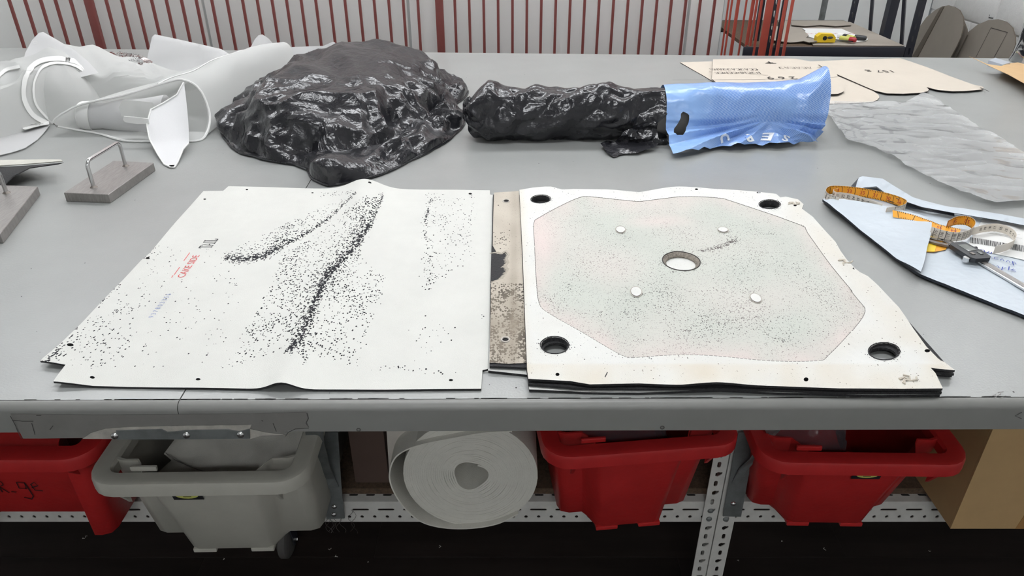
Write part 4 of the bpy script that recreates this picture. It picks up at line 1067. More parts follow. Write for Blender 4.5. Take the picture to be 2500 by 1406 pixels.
# blue bag: sleeve cut as a flat sheet (s along roll in px columns, t round the roll) with a handle hole
def blue_mat():
    m = mat('blue_plastic', (120,165,228), 0.24, spec=0.55, bump=0.16, bscale=20, btype='CRUMPLE')
    n = m.node_tree.nodes; l = m.node_tree.links; b = n['Principled BSDF']
    uv = n.new('ShaderNodeAttribute'); uv.attribute_name = 'pat'
    ua = n.new('ShaderNodeAttribute'); ua.attribute_name = 'ps'; ub = n.new('ShaderNodeAttribute'); ub.attribute_name = 'pt'
    cm = n.new('ShaderNodeCombineXYZ'); l.new(ua.outputs['Fac'], cm.inputs[0]); l.new(ub.outputs['Fac'], cm.inputs[1])
    v = n.new('ShaderNodeTexChecker'); v.inputs['Scale'].default_value = 1.0; l.new(cm.outputs[0], v.inputs['Vector'])
    mx = n.new('ShaderNodeMix'); mx.data_type = 'RGBA'; l.new(v.outputs['Fac'], mx.inputs[0]); mx.inputs[6].default_value = L((84,130,206)); mx.inputs[7].default_value = L((164,192,232))
    m2 = n.new('ShaderNodeMix'); m2.data_type = 'RGBA'; l.new(uv.outputs['Fac'], m2.inputs[0]); m2.inputs[6].default_value = L((142,178,230)); l.new(mx.outputs[2], m2.inputs[7])
    l.new(m2.outputs[2], b.inputs['Base Color'])
blue_mat()
mat('print_white', (232,236,240), 0.3)
def bpt(s, t):
    x = axis(1616+s*386); yc = yax(x); R = .066+.007*s+.003*math.sin(s*7)
    if t < .6:
        a = lerp(math.radians(-10), math.radians(190), t/.6)       # from the back, over the top, to the front
        y = yc+R*math.cos(a); z = ZT+.064+R*math.sin(a)*(1+.10*s)
    else:
        e = (t-.6)/.4; a = math.radians(190); y0 = yc+R*math.cos(a); z0 = ZT+.064+R*math.sin(a)
        fl_ = interp([0, .08, .2, .4, .55, .75, .95, 1], [.105, .10, .075, .05, .05, .04, .02, .008], s)
        y = y0-fl_*e**1.2; z = lerp(z0, ZT+.004, e**.8)
    p = Vector((x, y, z))
    # folds running in from the front edge towards a pinch point
    d1 = math.hypot((s-.66)/.3, (t-.60)/.25)
    if t > .5:
        an = math.atan2((t-.55)*1.5, s-.66); k = min(1, (t-.5)*4)
        f_ = abs(((an*5.2) % 2)-1)*.022*min(1, d1)*k
        p += Vector((0, -f_, f_*.55))
    p += Vector((0, -1, .6))*(.007*nz((s*5, t*6, 0), 1)+.004*ridg((s*7, t*6, 3), 1)*(.4+s))
    if s > .86: # bunched end with a raised corner
        k = (s-.86)/.14; p.z += .030*k*math.exp(-((t-.30)/.14)**2)-.012*k*max(0, t-.5); p.x -= .020*k*max(0, t-.45)*2
    p.z = max(p.z, ZT+.002)
    return p
# handle hole in (s,t): invert numerically from its outline in the photograph's columns
grid = [(i/80, j/80) for i in range(81) for j in range(20, 81)]
gpx = [PJ(bpt(*g_)) for g_ in grid]
def inv(u, v):
    k = min(range(len(grid)), key=lambda i: (gpx[i][0]-u)**2+(gpx[i][1]-v)**2); return grid[k]
hh_px = [(1664, 277), (1668, 274), (1680, 275), (1684, 280), (1682, 300), (1675, 318), (1668, 330), (1655, 329), (1646, 322), (1646, 314), (1656, 300), (1661, 288)]
hst = [inv(u, v) for u, v in hh_px]
cx = sum(a for a, b in hst)/len(hst); cy = sum(b for a, b in hst)/len(hst)
hst = sorted(hst, key=lambda q: math.atan2(q[1]-cy, q[0]-cx))
hst2 = []
for q in hst:
    if not hst2 or math.hypot(q[0]-hst2[-1][0], q[1]-hst2[-1][1]) > .006: hst2.append(q)
edge = lambda t: .012*math.sin(t*9)
dom = [(0, k/24) for k in range(25)]+[(k/24, 1-.10*abs(math.sin(k*1.3))*(1 if k > 7 else .15)*.6) for k in range(1, 24)]+[(1, 1-k/24) for k in range(25)]
dom = [(0, 0)]+[(k/24, 0) for k in range(1, 24)]+[(1, k/24) for k in range(25)]+[(1-k/24, 1-.05*abs(math.sin(k*1.9))) for k in range(1, 24)]+[(0, 1-k/24) for k in range(24)]
V, F, fm, V2 = sheetVF(dom, [hst2], .011, bpt, Vector((0, -.0006, 0)))
pat = [max(0, min(1, (s-.17)*6+.5*nz((s*4, t*4, 0), 1)))*(.95 if t > .30 else .9)*(1-.75*soft(abs(s-.75)/.12+abs(t-.5)/.12, 1)) for s, t in V2]
ps = [(s*386*.6/1.3+t*60) for s, t in V2]; pt = [(t*150/1.3*1.2-s*90) for s, t in V2]
bl_ = thing('blue_carrier_bag', 'blue patterned carrier bag over the right end of the roll', 'plastic bag', (.62, 1.83, ZT))
MO('bag', V, F, 'blue_plastic', bl_, smooth=True, angle=45, attr={'pat': pat*2, 'ps': ps*2, 'pt': pt*2})
# printed letters read upside down near the table
def blet(ch, u, v, size, rot):
    s0_, t0_ = inv(u, v); du = .0135/5.5
    def f_(a, b):
        ca, sa = math.cos(rot), math.sin(rot); a, b = a*ca-b*sa, a*sa+b*ca
        s = s0_+a/.42; t = t0_-b/.26; s = max(0, min(1, s)); t = max(0, min(.97, t))
        p = bpt(s, t); n_ = (bpt(min(1, s+.01), t)-p).cross(bpt(s, max(0, t-.01))-p)
        n_ = n_.normalized() if n_.length > 0 else Vector((0, -1, 0))
        if n_.y > 0: n_ = -n_
        return p+n_*.0014
    V, F = textVF(ch, size, .035); bm = bmesh.new(); vs = [bm.verts.new((x, y, 0)) for x, y in V]
    for q in F:
        try: bm.faces.new([vs[i] for i in q])
        except ValueError: pass
    bmesh.ops.triangulate(bm, faces=bm.faces); bmesh.ops.subdivide_edges(bm, edges=list(bm.edges), cuts=2, use_grid_fill=True); bm.verts.index_update()
    MO('printed_letter', [f_(v_.co.x, v_.co.y) for v_ in bm.verts], [[v_.index for v_ in q.verts] for q in bm.faces], 'print_white', bl_, recalc=False); bm.free()
for ch, u, v, sz, ro_ in (('S', 1917, 338, .046, 2.7), ('E', 1872, 334, .052, 2.8), ('R', 1826, 336, .046, 3.5), ('U', 1768, 338, .042, 3.4)): blet(ch, u, v, sz, ro_)

# ---------------- white mesh filter bags ----------------
def loop(pts, n=48):
    s = smoothpath(pts, 8, True); k = len(s); return [s[int(i*k/n) % k] for i in range(n)]
mouth = loop([YP(128, 300, 1.88), YP(190, 258, 1.90), YP(300, 233, 1.92), YP(400, 203, 1.95), YP(445, 195, 1.96), YP(485, 215, 1.95), YP(508, 262, 1.93), YP(512, 300, 1.90), TP(498, 336, ZT+.004), TP(465, 345, ZT+.003), TP(365, 345, ZT+.003), TP(300, 343, ZT+.003), TP(240, 326, ZT+.003), TP(180, 316, ZT+.004)])
ec = Vector((-.80, 2.46, ZT+.060))
def farl(k):
    m = mouth[k]; c = sum(mouth, Vector())/len(mouth); d = m-c
    return Vector((ec.x+d.x*.45, ec.y+d.y*.3, ec.z+d.z*.78))
mc = sum(mouth, Vector())/len(mouth)
def sleeve(i, j):
    k = int(j*48) % 48; m = mouth[k]; e = farl(k); p = m.lerp(e, i)
    d = (m-mc); up = max(0, d.z)/.08
    p.z += .014*math.sin(math.pi*min(1, i*1.05))*min(1, up)*1.0+.008*nz(p*6, 1)*min(1, i*4)
    p += Vector((.012*nz(p*5+Vector((3, 0, 0)), 1), 0, .006*ridg(p, 7)*min(1, i*4)))
    p.z = max(p.z, ZT+.0025); return p
sl = thing('mesh_filter_bag', 'long white mesh filter bag with open mouth and hanging flap', 'filter bag', (-.95, 2.1, ZT), 'white mesh filter bags')
V, F = gridVF(sleeve, 26, 48, wrapv=True); MO('sleeve', V, F, 'mesh_white', sl, smooth=True, recalc=False)
tube('mouth_hem', mouth, .0032, 'hem_white', sl, 6, True)
tube('seam', [sleeve(i/20, .21)+Vector((0, -.002, .002)) for i in range(20)], .002, 'hem_white', sl, 5)
fp = [(449, 200), (432, 232), (400, 252), (372, 266), (364, 300), (370, 338), (388, 378), (402, 402), (419, 413), (427, 412), (434, 396), (446, 366), (461, 350), (460, 318), (455, 260)]
def flapm(u, v):
    y = interp([200, 345, 418], [1.93, 1.76, 1.612], v); p = YP(u, v, y); p.y += .012*math.sin((u-400)*.05)*soft(abs(v-310), 100); p.z = max(p.z, ZT+.002); return p
o = sheet('hanging_flap', fp, 8, flapm, Vector((0, -.0012, 0)), 'white_cloth', sl)
tube('flap_hem', [flapm(u, v)+Vector((0, -.0016, .001)) for u, v in densify([(449, 202), (432, 232), (400, 252), (372, 266), (364, 300), (370, 338), (388, 378), (402, 402), (419, 412.5), (427, 411.5), (434, 396), (446, 366), (461, 350)], 8, False)], .0022, 'hem_white', o, 5)
# gathered neck with a wide band lying in the mouth
def neck(i, j):
    a = j*2*math.pi; u = interp([0, .12, .25, .6, 1], [190, 212, 232, 300, 400], i); r_ = interp([0, .08, .2, .3, .6, 1], [.0345, .036, .034, .031, .043, .05], i)*(1+.05*math.sin(a*3+i*9))
    c = TP(u, 325+8*i, ZT); return Vector((c.x+.006*math.sin(a), c.y+.045+r_*math.cos(a)*.9, max(ZT+.0035, ZT+.036+r_*math.sin(a)*(1+.2*i))))
V, F = gridVF(neck, 24, 40, wrapv=True); nk = MO('neck', V, F, 'mesh_fine', sl, smooth=True, recalc=False)
V, F = gridVF(lambda i, j: neck(i*.16, j)+Vector((0, math.cos(j*2*math.pi)*.0015, math.sin(j*2*math.pi)*.0015)), 5, 40, wrapv=True); V, F = solid(V, F, .002); MO('neck_band', V, F, 'hem_white', nk, smooth=True)
tube('neck_rim', [neck(0, k/40)+Vector((-.001, 0, 0)) for k in range(40)], .004, 'hem_white', nk, 6, True)
bp_ = [(300, 292), (302, 284), (330, 286), (362, 290), (364, 303), (335, 303), (305, 298)]
sheet('strap', bp_, 6, lambda u, v: YP(u, v, 1.80), Vector((0, -.002, 0)), 'hem_white', sl)
fold = [(300, 243), (290, 262), (296, 284), (330, 288), (364, 290), (380, 262), (372, 250)]
sheet('inner_fold', fold, 8, lambda u, v: YP(u, v, 1.86+.01*nz((u*.03, v*.03, 0), 1)), Vector((0, -.001, 0)), 'mesh_white', sl)

# left bag: a domed lump of mesh with a hem ring
lcx = [(-150, 300), (-60, 360), (0, 330), (60, 325), (120, 306), (190, 300), (260, 270)]
lb_f = [TP(u, v, ZT) for u, v in lcx]+[Vector((-.95, 2.35, ZT)), Vector((-1.25, 2.5, ZT)), Vector((-1.6, 2.45, ZT)), Vector((-1.75, 2.2, ZT))]
LC = Vector((-1.28, 2.10, ZT))
q_ = sorted([(math.atan2(p.y-LC.y, p.x-LC.x), (p-LC).length) for p in lb_f]); la = [a-2*math.pi for a, _ in q_]+[a for a, _ in q_]+[a+2*math.pi for a, _ in q_]; lr = [r_ for _, r_ in q_]*3
def lump(i, j):
    ph = -math.pi+2*math.pi*i; R = float(np.interp(ph, la, lr)); rho = 1-j; r_ = R*rho**.75
    x = LC.x+r_*math.cos(ph); y = LC.y+r_*math.sin(ph)
    z = .125*(1-rho**2.2)**.8*(1-.62*max(0, min(1, (x-LC.x+.06)/.32)))
    p = Vector((x, y, ZT+.003+z)); p.z += (.026*ridg(p, 4.5)+.014*ridg(Vector((p.x*1.5+p.y, p.y*.5, 0)), 8)+.006*nz(p*11, 1))*min(1, (1-rho)*5); p.z = max(p.z, ZT+.002); return p
lb = thing('mesh_filter_bag', 'bulky white mesh filter bag with curved hem band, leftmost in the pile', 'filter bag', (-1.28, 2.1, ZT), 'white mesh filter bags')
V, F = gridVF(lambda i, j: lump(i, j*.99), 90, 40, wrapu=True); MO('body', V, F, 'mesh_white', lb, smooth=True, recalc=False)
from mathutils.bvhtree import BVHTree
lbv = BVHTree.FromPolygons(V, F)
def onlump(u, v, y):
    d = ray(u, v); h = lbv.ray_cast(Vector((0, 0, CAMZ)), d.normalized()); return (h[0]+h[1].normalized()*(.003 if h[1].dot(d) < 0 else -.003)) if h[0] is not None else None
def band(path, w_, y0, y1, nm, m_, par, dy=0):
    # ribbon standing along a curve given in image columns, at real depth between y0 and y1
    pts = smoothpath([Vector((u, v, 0)) for u, v in path], 6); V = []
    for i, p in enumerate(pts):
        t_ = (pts[min(i+1, len(pts)-1)]-pts[max(i-1, 0)]).normalized(); q = Vector((-t_.y, t_.x, 0))*w_/2; y = interp([130, 310], [y1, y0], p.y)
        a = onlump(p.x+q.x, p.y+q.y, y); b = onlump(p.x-q.x, p.y-q.y, y); 
        if a is None or b is None: continue
        a.z = max(a.z, ZT+.004); b.z = max(b.z, ZT+.004); V += [a, b]
    F = [[2*i, 2*i+1, 2*i+3, 2*i+2] for i in range(len(V)//2-1)]; V, F = solid(V, F, .0015); return MO(nm, V, F, m_, par, smooth=True)
band([(215, 176), (190, 156), (150, 146), (100, 152), (68, 178), (56, 215), (60, 250), (80, 282), (118, 303)], 11, 1.88, 2.16, 'hem_band', 'hem_white', lb)
band([(218, 186), (190, 166), (155, 157), (115, 160), (88, 185), (80, 220), (86, 255), (110, 285), (128, 300)], 5, 1.875, 2.15, 'hem_band', 'hem_white', lb)
band([(-30, 215), (0, 185), (20, 172), (50, 165)], 8, 1.9, 2.2, 'hem_band', 'hem_white', lb)
cp = [(50, 175), (62, 128), (78, 98), (95, 80), (105, 78), (140, 98), (180, 122), (215, 150), (240, 178), (150, 200)]
def cornm(u, v): return YP(u, v, interp([78, 200], [2.28, 2.06], v)+.012*nz((u*.02, v*.02, 0), 1))
o = sheet('raised_corner', cp, 10, cornm, Vector((0, -.0012, 0)), 'mesh_fine', lb)
strokes('stitched_eyelet', [circ(87, 104, 5, 3, 12)], 1.2, lambda u, v: cornm(u, v)+Vector((0, -.002, .001)), 'hem_white', o)
ls = [(-120, 330), (0, 318), (60, 312), (118, 300), (122, 308), (112, 320), (92, 340), (62, 362), (30, 372), (0, 379), (-120, 395)]
o = sheet('trailing_edge', [base_xy(u, v, .004) for u, v in ls], .03, lambda x, y: Vector((x, y, ZT+.005+.004*nz((x, y, 0), 8))), .0012, 'mesh_fine', lb)
tg = [(52, 300), (118, 291), (120, 302), (62, 317), (56, 315)]
o = sheet('care_label', [base_xy(u, v, .014) for u, v in tg], .02, lambda x, y: Vector((x, y, ZT+.014+.004*nz((x, y, 0), 20))), .0006, 'paper', lb)
pc = TP(86, 301, ZT+.0175)
strokes('label_print', scribble(.045, .006, 6, 5)+[[(a, b-.012) for a, b in l_] for l_ in scribble(.045, .006, 6, 8)], .0016, lambda a, b: pc+Vector((a, b, 0)), 'ink_black', o)
# bag standing behind with a square corner, two more tips behind the bin bag
o = sheet('mesh_filter_bag', [(346, 208), (362, 130), (371, 90), (378, 84), (430, 95), (488, 108), (540, 120), (590, 150), (590, 208)], 12, lambda u, v: YP(u, v, interp([84, 190], [2.50, 2.40], v)+.01*nz((u*.02, v*.02, 0), 1)), Vector((0, -.0012, 0)), 'mesh_fine')
V_ = o.data.vertices
tag(o, 'white mesh filter bag with square upright corner behind the others', 'filter bag', 'white mesh filter bags')
o = sheet('mesh_filter_bag', [(598, 174), (612, 115), (622, 96), (631, 86), (640, 84), (655, 94), (668, 108), (690, 116), (790, 112), (812, 102), (818, 104), (823, 118), (828, 174)], 8,
          lambda u, v: YP(u, v, interp([84, 160], [2.64, 2.58], v)+.015*math.sin(u*.06)), Vector((0, -.0012, 0)), 'mesh_fine')
tag(o, 'white mesh filter bag whose tips peek over the black bag', 'filter bag', 'white mesh filter bags')
# clear bag with marker writing between them
cb = [(206, 152), (230, 140), (262, 126), (300, 128), (350, 137), (372, 150), (372, 180), (300, 182), (235, 176)]
def cbm(u, v): return YP(u, v, interp([126, 182], [2.46, 2.26], v)+.012*ridg((u*.03, v*.05, 0), 1))
o = sheet('clear_plastic_bag', cb, 6, cbm, Vector((0, -.001, 0)), 'bag_film', single=True)
tag(o, 'clear plastic bag with black writing between the mesh bags', 'plastic bag')
for k, (u, v) in enumerate(((318, 133), (330, 142), (334, 149))):
    strokes('handwriting', scribble(52-8*k, 5, 6, 20+k), 1.1, lambda a, b, u=u, v=v: cbm(u+a, v+b+a*.14)+Vector((0, -.006, .003)), 'ink_black', o)

# ---------------- card patterns lying on the table ----------------
def pattern(px, z, lab, th=.002):
    o = sheet('card_pattern', [tuple(TP(u, v, ZT+z+th)[:2]) for u, v in px], .05, lambda x, y: Vector((x, y, ZT+z+th+.0008*nz((x, y, z*500), 5))), th, ['card_beige', 'card_edge'], None)
    return tag(o, lab, 'template', 'beige card patterns')
c1 = pattern([(1660, 152), (1741, 150), (1880, 146), (1943, 143), (1986, 156), (2042, 181), (2090, 203), (2127, 219), (2144, 231), (2147, 238), (2142, 244), (2131, 249), (2085, 252), (2011, 254), (1900, 245), (1792, 228), (1771, 217), (1720, 186)], .0006,
             'beige card pattern at the bottom, partly under two others')
c3 = pattern([(1975, 150), (2060, 146), (2198, 142.5), (2260, 163), (2320, 186), (2375, 206), (2399, 211), (2402, 215), (2395, 219), (2360, 222), (2326, 223), (2290, 220), (2262, 213), (2268, 219), (2264, 223), (2248, 226.5), (2205, 229), (2165, 228), (2136, 221), (2100, 206), (2042, 181)], .0046,
             'beige two lobed card pattern lying furthest right')
c2 = pattern([(1741, 144.5), (1840, 143.5), (1940, 143), (1985, 151), (2027, 159), (2034, 165), (2037, 173), (2050, 192), (2061, 212), (2060, 223), (2046, 229), (2002, 230), (1900, 224), (1793, 215), (1765, 208), (1748, 201), (1738, 193)], .0088,
             'beige rounded card pattern with pencilled notes on top')
def upside(u, v, z, k=1.0):
    c = TP(u, v, ZT+z); return lambda a, b: c+Vector((-a*k, -b*k, .0006))
strokes('handwriting', scribble(.16, .030, 10, 31)+[[(a, b-.05) for a, b in l_] for l_ in scribble(.17, .030, 11, 33)], .0035, upside(1800, 178, .0114), 'pencil', c2)
text('handwriting', '2 6 9', .05, upside(1908, 190, .0114), 'pencil', c2)
strokes('handwriting', scribble(.12, .03, 6, 35)+[[(-.10, .02), (-.10, -.05)], [(-.12, -.02), (-.08, -.01)]], .003, upside(1942, 166, .0114), 'pencil', c2)
strokes('pencil_line', [[(.0, .0), (-.06, .01)], [(.28, .08), (-.2, .06), (-.30, .03)], [(-.10, .16), (-.14, .14)]], .002, upside(1830, 182, .0114), 'pencil', c2)
strokes('notch_mark', [[(-.02, 0), (.02, 0)], [(0, 0), (0, -.03)], [(-.012, -.012), (.012, -.012)]], .006, upside(1882, 155, .0114), 'ink_black', c2)
text('handwriting', '157 g', .045, upside(2150, 174, .0074), 'pencil', c3)
strokes('notch_mark', [[(0, 0), (0, .05)]], .004, upside(2393, 214, .0074), 'pencil', c3)

# ---------------- clear film sheet ----------------
cf = [(2003, 262), (2035, 252), (2120, 254), (2205, 254), (2235, 246), (2250, 241), (2283, 248), (2340, 283), (2420, 330), (2500, 381), (2600, 440), (2620, 500), (2500, 497), (2426, 503), (2398, 499), (2330, 472), (2250, 432), (2180, 392), (2130, 364), (2068, 350), (2040, 315)]
def cfz(x, y):
    u, v = PJ((x, y, ZT)); z = .006+.005*ridg((x, y, 0), 7)+.0035*ridg((x*.5, y*1.6, 4), 16)
    z += .016*soft(math.hypot((u-2250), (v-243)*2), 60)+.010*soft(pline(u, v, [(2010, 270), (2068, 350), (2400, 500)]), 26)*.5
    return Vector((x, y, ZT+max(.0125 if u > 2240 and v > 420 else .0015, z)))
o = sheet('clear_plastic_sheet', [base_xy(u, v, .004) for u, v in cf], .012, cfz, .0004, 'clear_film', single=True)
tag(o, 'crinkled clear plastic sleeve lying flat behind the mailing bag', 'plastic sheet')
# ---------------- mailing bag ----------------
mo = [(2008, 488), (2040, 512), (2100, 560), (2170, 615), (2245, 670), (2330, 705), (2420, 738), (2500, 769), (2640, 830), (2700, 640), (2500, 545), (2400, 522), (2320, 505), (2250, 490), (2190, 470), (2140, 455), (2095, 452), (2050, 470)]
def mz(x, y):
    u, v = PJ((x, y, ZT+.008)); z = .0075+.003*nz((x, y, 3), 8)+.0012*ridg((x, y, 0), 22)
    return Vector((x, y, ZT+z))
mb = thing('mailing_bag', 'pale blue plastic mailing bag with black lining and address label', 'mailer', tuple(TP(2300, 590))[:2]+(ZT,))
sheet('bag', [base_xy(u, v, .008) for u, v in mo], .016, mz, .005, ['mailer', 'mailer_inside'], mb)
ff = [(2010, 490), (2028, 489), (2060, 491), (2120, 502), (2185, 516), (2250, 530), (2274, 545), (2272, 575), (2263, 605), (2256, 640), (2247, 668), (2200, 634), (2130, 580), (2060, 527)]
def fz(x, y):
    u, v = PJ((x, y, ZT+.015)); d = pline(u, v, [(2030, 489), (2120, 502), (2250, 530), (2274, 545), (2247, 660)])
    z = .0125+.010*soft(d, 60)*(.6+.4*soft(abs(u-2150), 150))+.0008*ridg((x, y, 0), 30)
    return Vector((x, y, ZT+z))
sheet('front_flap', [base_xy(u, v, .016) for u, v in ff], .012, fz, .0015, ['mailer', 'mailer_inside'], mb)
bf = [(2088, 462), (2092, 445), (2097, 433), (2106, 430), (2130, 433), (2155, 436), (2185, 455), (2230, 482), (2270, 500), (2350, 508), (2440, 522), (2510, 535), (2510, 552), (2440, 538), (2330, 520), (2250, 505), (2200, 488), (2160, 470), (2140, 455), (2115, 457)]
def bfz(u, v):
    lift = interp([2088, 2120, 2160, 2220, 2300, 2520], [.020, .030, .026, .020, .018, .016], u); p = TP(u, v, ZT+lift+.004*ridg((u*.03, v*.06, 0), 1)); return p
sheet('back_flap', bf, 8, bfz, .0012, ['mailer', 'mailer_inside'], mb)
sheet('lining', [(2076, 456), (2098, 432), (2101, 434), (2094, 458)], 6, lambda u, v: TP(u, v, ZT+.012), .001, 'mailer_inside', mb)
sheet('lining', [(2110, 459), (2140, 457), (2160, 472), (2200, 490), (2250, 506), (2330, 521), (2330, 527), (2230, 508), (2170, 490), (2130, 470)], 8, lambda u, v: TP(u, v, ZT+.0155), .001, 'mailer_inside', mb)
lp = [(2404, 525), (2500, 545), (2560, 560), (2560, 640), (2500, 632), (2376, 605), (2362, 598)]
lab_ = sheet('address_label', [base_xy(u, v, .012) for u, v in lp], .02, lambda x, y: mz(x, y)+Vector((0, 0, .0015)), .0006, 'paper', mb)
def on_mail(cu, cv, du, dv):
    c = Vector(base_xy(cu, cv, .011)); d = (Vector(base_xy(du, dv, .011))-c).normalized(); q = Vector((-d.y, d.x))
    def f_(a, b): p = c+d*a+q*b; return mz(p.x, p.y)+Vector((0, 0, .0021))
    return f_
g_ = on_mail(2438, 597, 2495, 607)
V, F = [], []; x = -.046; rr2 = random.Random(4)
while x < .046:
    w_ = rr2.choice((.0005, .0008, .0012, .0016)); k = len(V); V += [g_(x, -.013), g_(x+w_, -.013), g_(x+w_, .013), g_(x, .013)]; F.append([k, k+1, k+2, k+3]); x += w_+rr2.choice((.0006, .0009, .0013))
o = MO('barcode', V, F, 'ink_black', lab_, recalc=False); o['kind'] = 'stuff'
strokes('printed_text', scribble(.03, .006, 7, 51), .0012, on_mail(2424, 531, 2470, 540), 'ink_black', lab_)
L_ = []
for k in range(9): L_ += [[(-.045, .012-.0062*k), (-.045+.03+.05*((k*37) % 10)/10, .012-.0062*k)]]
strokes('printed_text', L_, .0008, on_mail(2455, 560, 2500, 570), 'tape_grey', lab_)
HW = [[(-.03, .004), (-.027, .008), (-.023, .006), (-.023, -.004), (-.028, -.004), (-.03, .002)], [(-.018, -.004), (-.016, .014), (-.014, -.004)], [(-.02, .006), (-.011, .006)], [(-.008, -.004), (-.008, .007)], [(-.002, -.004), (-.001, .006), (.004, .006), (.006, -.004)], [(.012, .006), (.009, -.003), (.015, -.002), (.016, .006)]]
strokes('handwriting', HW, .0015, on_mail(2396, 612, 2440, 622), 'ink_blue', mb)
strokes('handwriting', scribble(.055, .009, 6, 61)+[[(.02, .004), (.022, -.014), (.016, -.012)]], .0014, on_mail(2440, 632, 2480, 640), 'ink_blue', mb)
strokes('handwriting', [[(-.028, .006), (-.034, .004), (-.030, -.002), (-.035, -.006)], [(-.025, -.004), (-.022, .003), (-.018, .003), (-.018, -.004)], [(-.014, -.004), (-.013, .004), (-.009, -.003), (-.006, .004), (-.003, -.004)], [(.001, -.012), (.002, .004), (.007, .003), (.003, -.002)], [(.011, .012), (.011, -.004)], [(.015, .0), (.021, .002), (.018, .005), (.014, -.002), (.022, -.004)]], .0015, on_mail(2445, 652, 2480, 660), 'ink_blue', mb)

# ---------------- dressmaker's tape ----------------
tm = thing('measuring_tape', 'orange and white dressmaker tape coiled on the mailing bag', 'tape measure', tuple(TP(2200, 520))[:2]+(ZT,))
TH = .019
def ribbon(pts, lean=None, h=TH, nm='tape_band', side=1, mats=('tape_orange', 'tape_white')):
    pts = smoothpath(pts, 10); V = []; F = []; n = len(pts); arc = [0]
    for i in range(1, n): arc.append(arc[-1]+(pts[i]-pts[i-1]).length)
    ups = []; nr = []
    for i, p in enumerate(pts):
        t_ = (pts[min(i+1, n-1)]-pts[max(i-1, 0)]).normalized(); up = Vector((0, 0, 1))
        if lean: up = (up+Vector(lean(arc[i]/arc[-1]))).normalized()
        up = (up-t_*up.dot(t_)).normalized(); ups.append(up); nr.append(t_.cross(up)*side)
    th_ = .00025
    for i in range(n): V += [pts[i]+nr[i]*th_, pts[i]+ups[i]*h+nr[i]*th_, pts[i]-nr[i]*th_, pts[i]+ups[i]*h-nr[i]*th_]
    fm = []
    for i in range(n-1):
        a = 4*i; b = a+4
        F += [[a, b, b+1, a+1], [a+2, a+3, b+3, b+2], [a, a+2, b+2, b], [a+1, b+1, b+3, a+3]]; fm += [0, 1, 1, 1]
    o = MO(nm, V, F, list(mats), tm, fm=fm, recalc=False, smooth=False)
    def at(s, y, sg, lift=.0005):
        s = max(0, min(arc[-1]-1e-6, s)); i = max(0, min(n-2, int(np.searchsorted(arc, s))-1)); f_ = (s-arc[i])/(arc[i+1]-arc[i])
        return pts[i].lerp(pts[i+1], f_)+ups[i].lerp(ups[i+1], f_)*(h/2+y)+nr[i].lerp(nr[i+1], f_)*(sg*(th_+lift))
    return o, at, arc[-1]
def marks(o, at, s0, s1, sg, step, lng, ink, every=8):
    V, F = [], []; k = 0; s = s0
    while s < s1:
        l_ = .0065 if k % every == 0 else (.0045 if k % (every//2) == 0 else .003)
        if lng and k % every == 0: segs = [(-TH/2, TH/2)]
        else: segs = [(TH/2-l_, TH/2), (-TH/2, -TH/2+l_)] if lng != 2 else [(TH/2-l_, TH/2)]
        for a, b in segs:
            w_ = .00045; q = len(V); V += [at(s-w_, a, sg), at(s+w_, a, sg), at(s+w_, b, sg), at(s-w_, b, sg)]; F.append([q, q+1, q+2, q+3])
        s += step; k += 1
    m_ = MO('tape_scale', V, F, ink, o, recalc=False); m_['kind'] = 'stuff'
def num(o, at, s, sg, txt, size, ink, rot=0, fl_=1):
    def f_(a, b):
        a, b = a*math.cos(rot)-b*math.sin(rot), a*math.sin(rot)+b*math.cos(rot); return at(s+a*fl_, b, sg, .0006)
    text('tape_number', txt, size, f_, ink, o)
def W_(u, v, z=.011): return TP(u, v, ZT+z)
# oval loop: back run (orange face seen), left bend, front run (white face seen)
loopp = [W_(2160, 528, .012), W_(2198, 522, .012), W_(2208, 512, .012), W_(2195, 503, .012), W_(2165, 493, .011), W_(2130, 485, .011), W_(2090, 478, .010), W_(2050, 474, .008), W_(2024, 474, .007), W_(2013, 480, .006), W_(2013, 489, .006), W_(2026, 497, .007), W_(2045, 502, .008)]
o1, at1, ln1 = ribbon(loopp, side=-1)
marks(o1, at1, .02, ln1-.005, -1, .003175, 1, 'ink_black')
marks(o1, at1, .0, ln1, 1, .003175, 1, 'ink_black')
s = .062; k = 28
while s < ln1-.06 and k < 35: num(o1, at1, s, 1, str(k), .0105, 'marker_red', math.pi, 1); s += .0254; k += 1
for i, k in enumerate((92, 91, 90)): num(o1, at1, ln1-.012-.011*i, -1, str(k), .008, 'ink_black', math.pi/2, -1)
inner = [W_(2150, 514, .012), W_(2112, 501, .012), W_(2080, 491, .011), W_(2052, 486, .010), W_(2038, 485, .009), W_(2031, 479, .009), W_(2042, 475.5, .009)]
o2, at2, ln2 = ribbon(inner, side=1, h=.015)
for i in range(9): num(o2, at2, .03+.0105*i, 1 if False else -1, str(57-i), .008, 'ink_black', math.pi/2, 1)
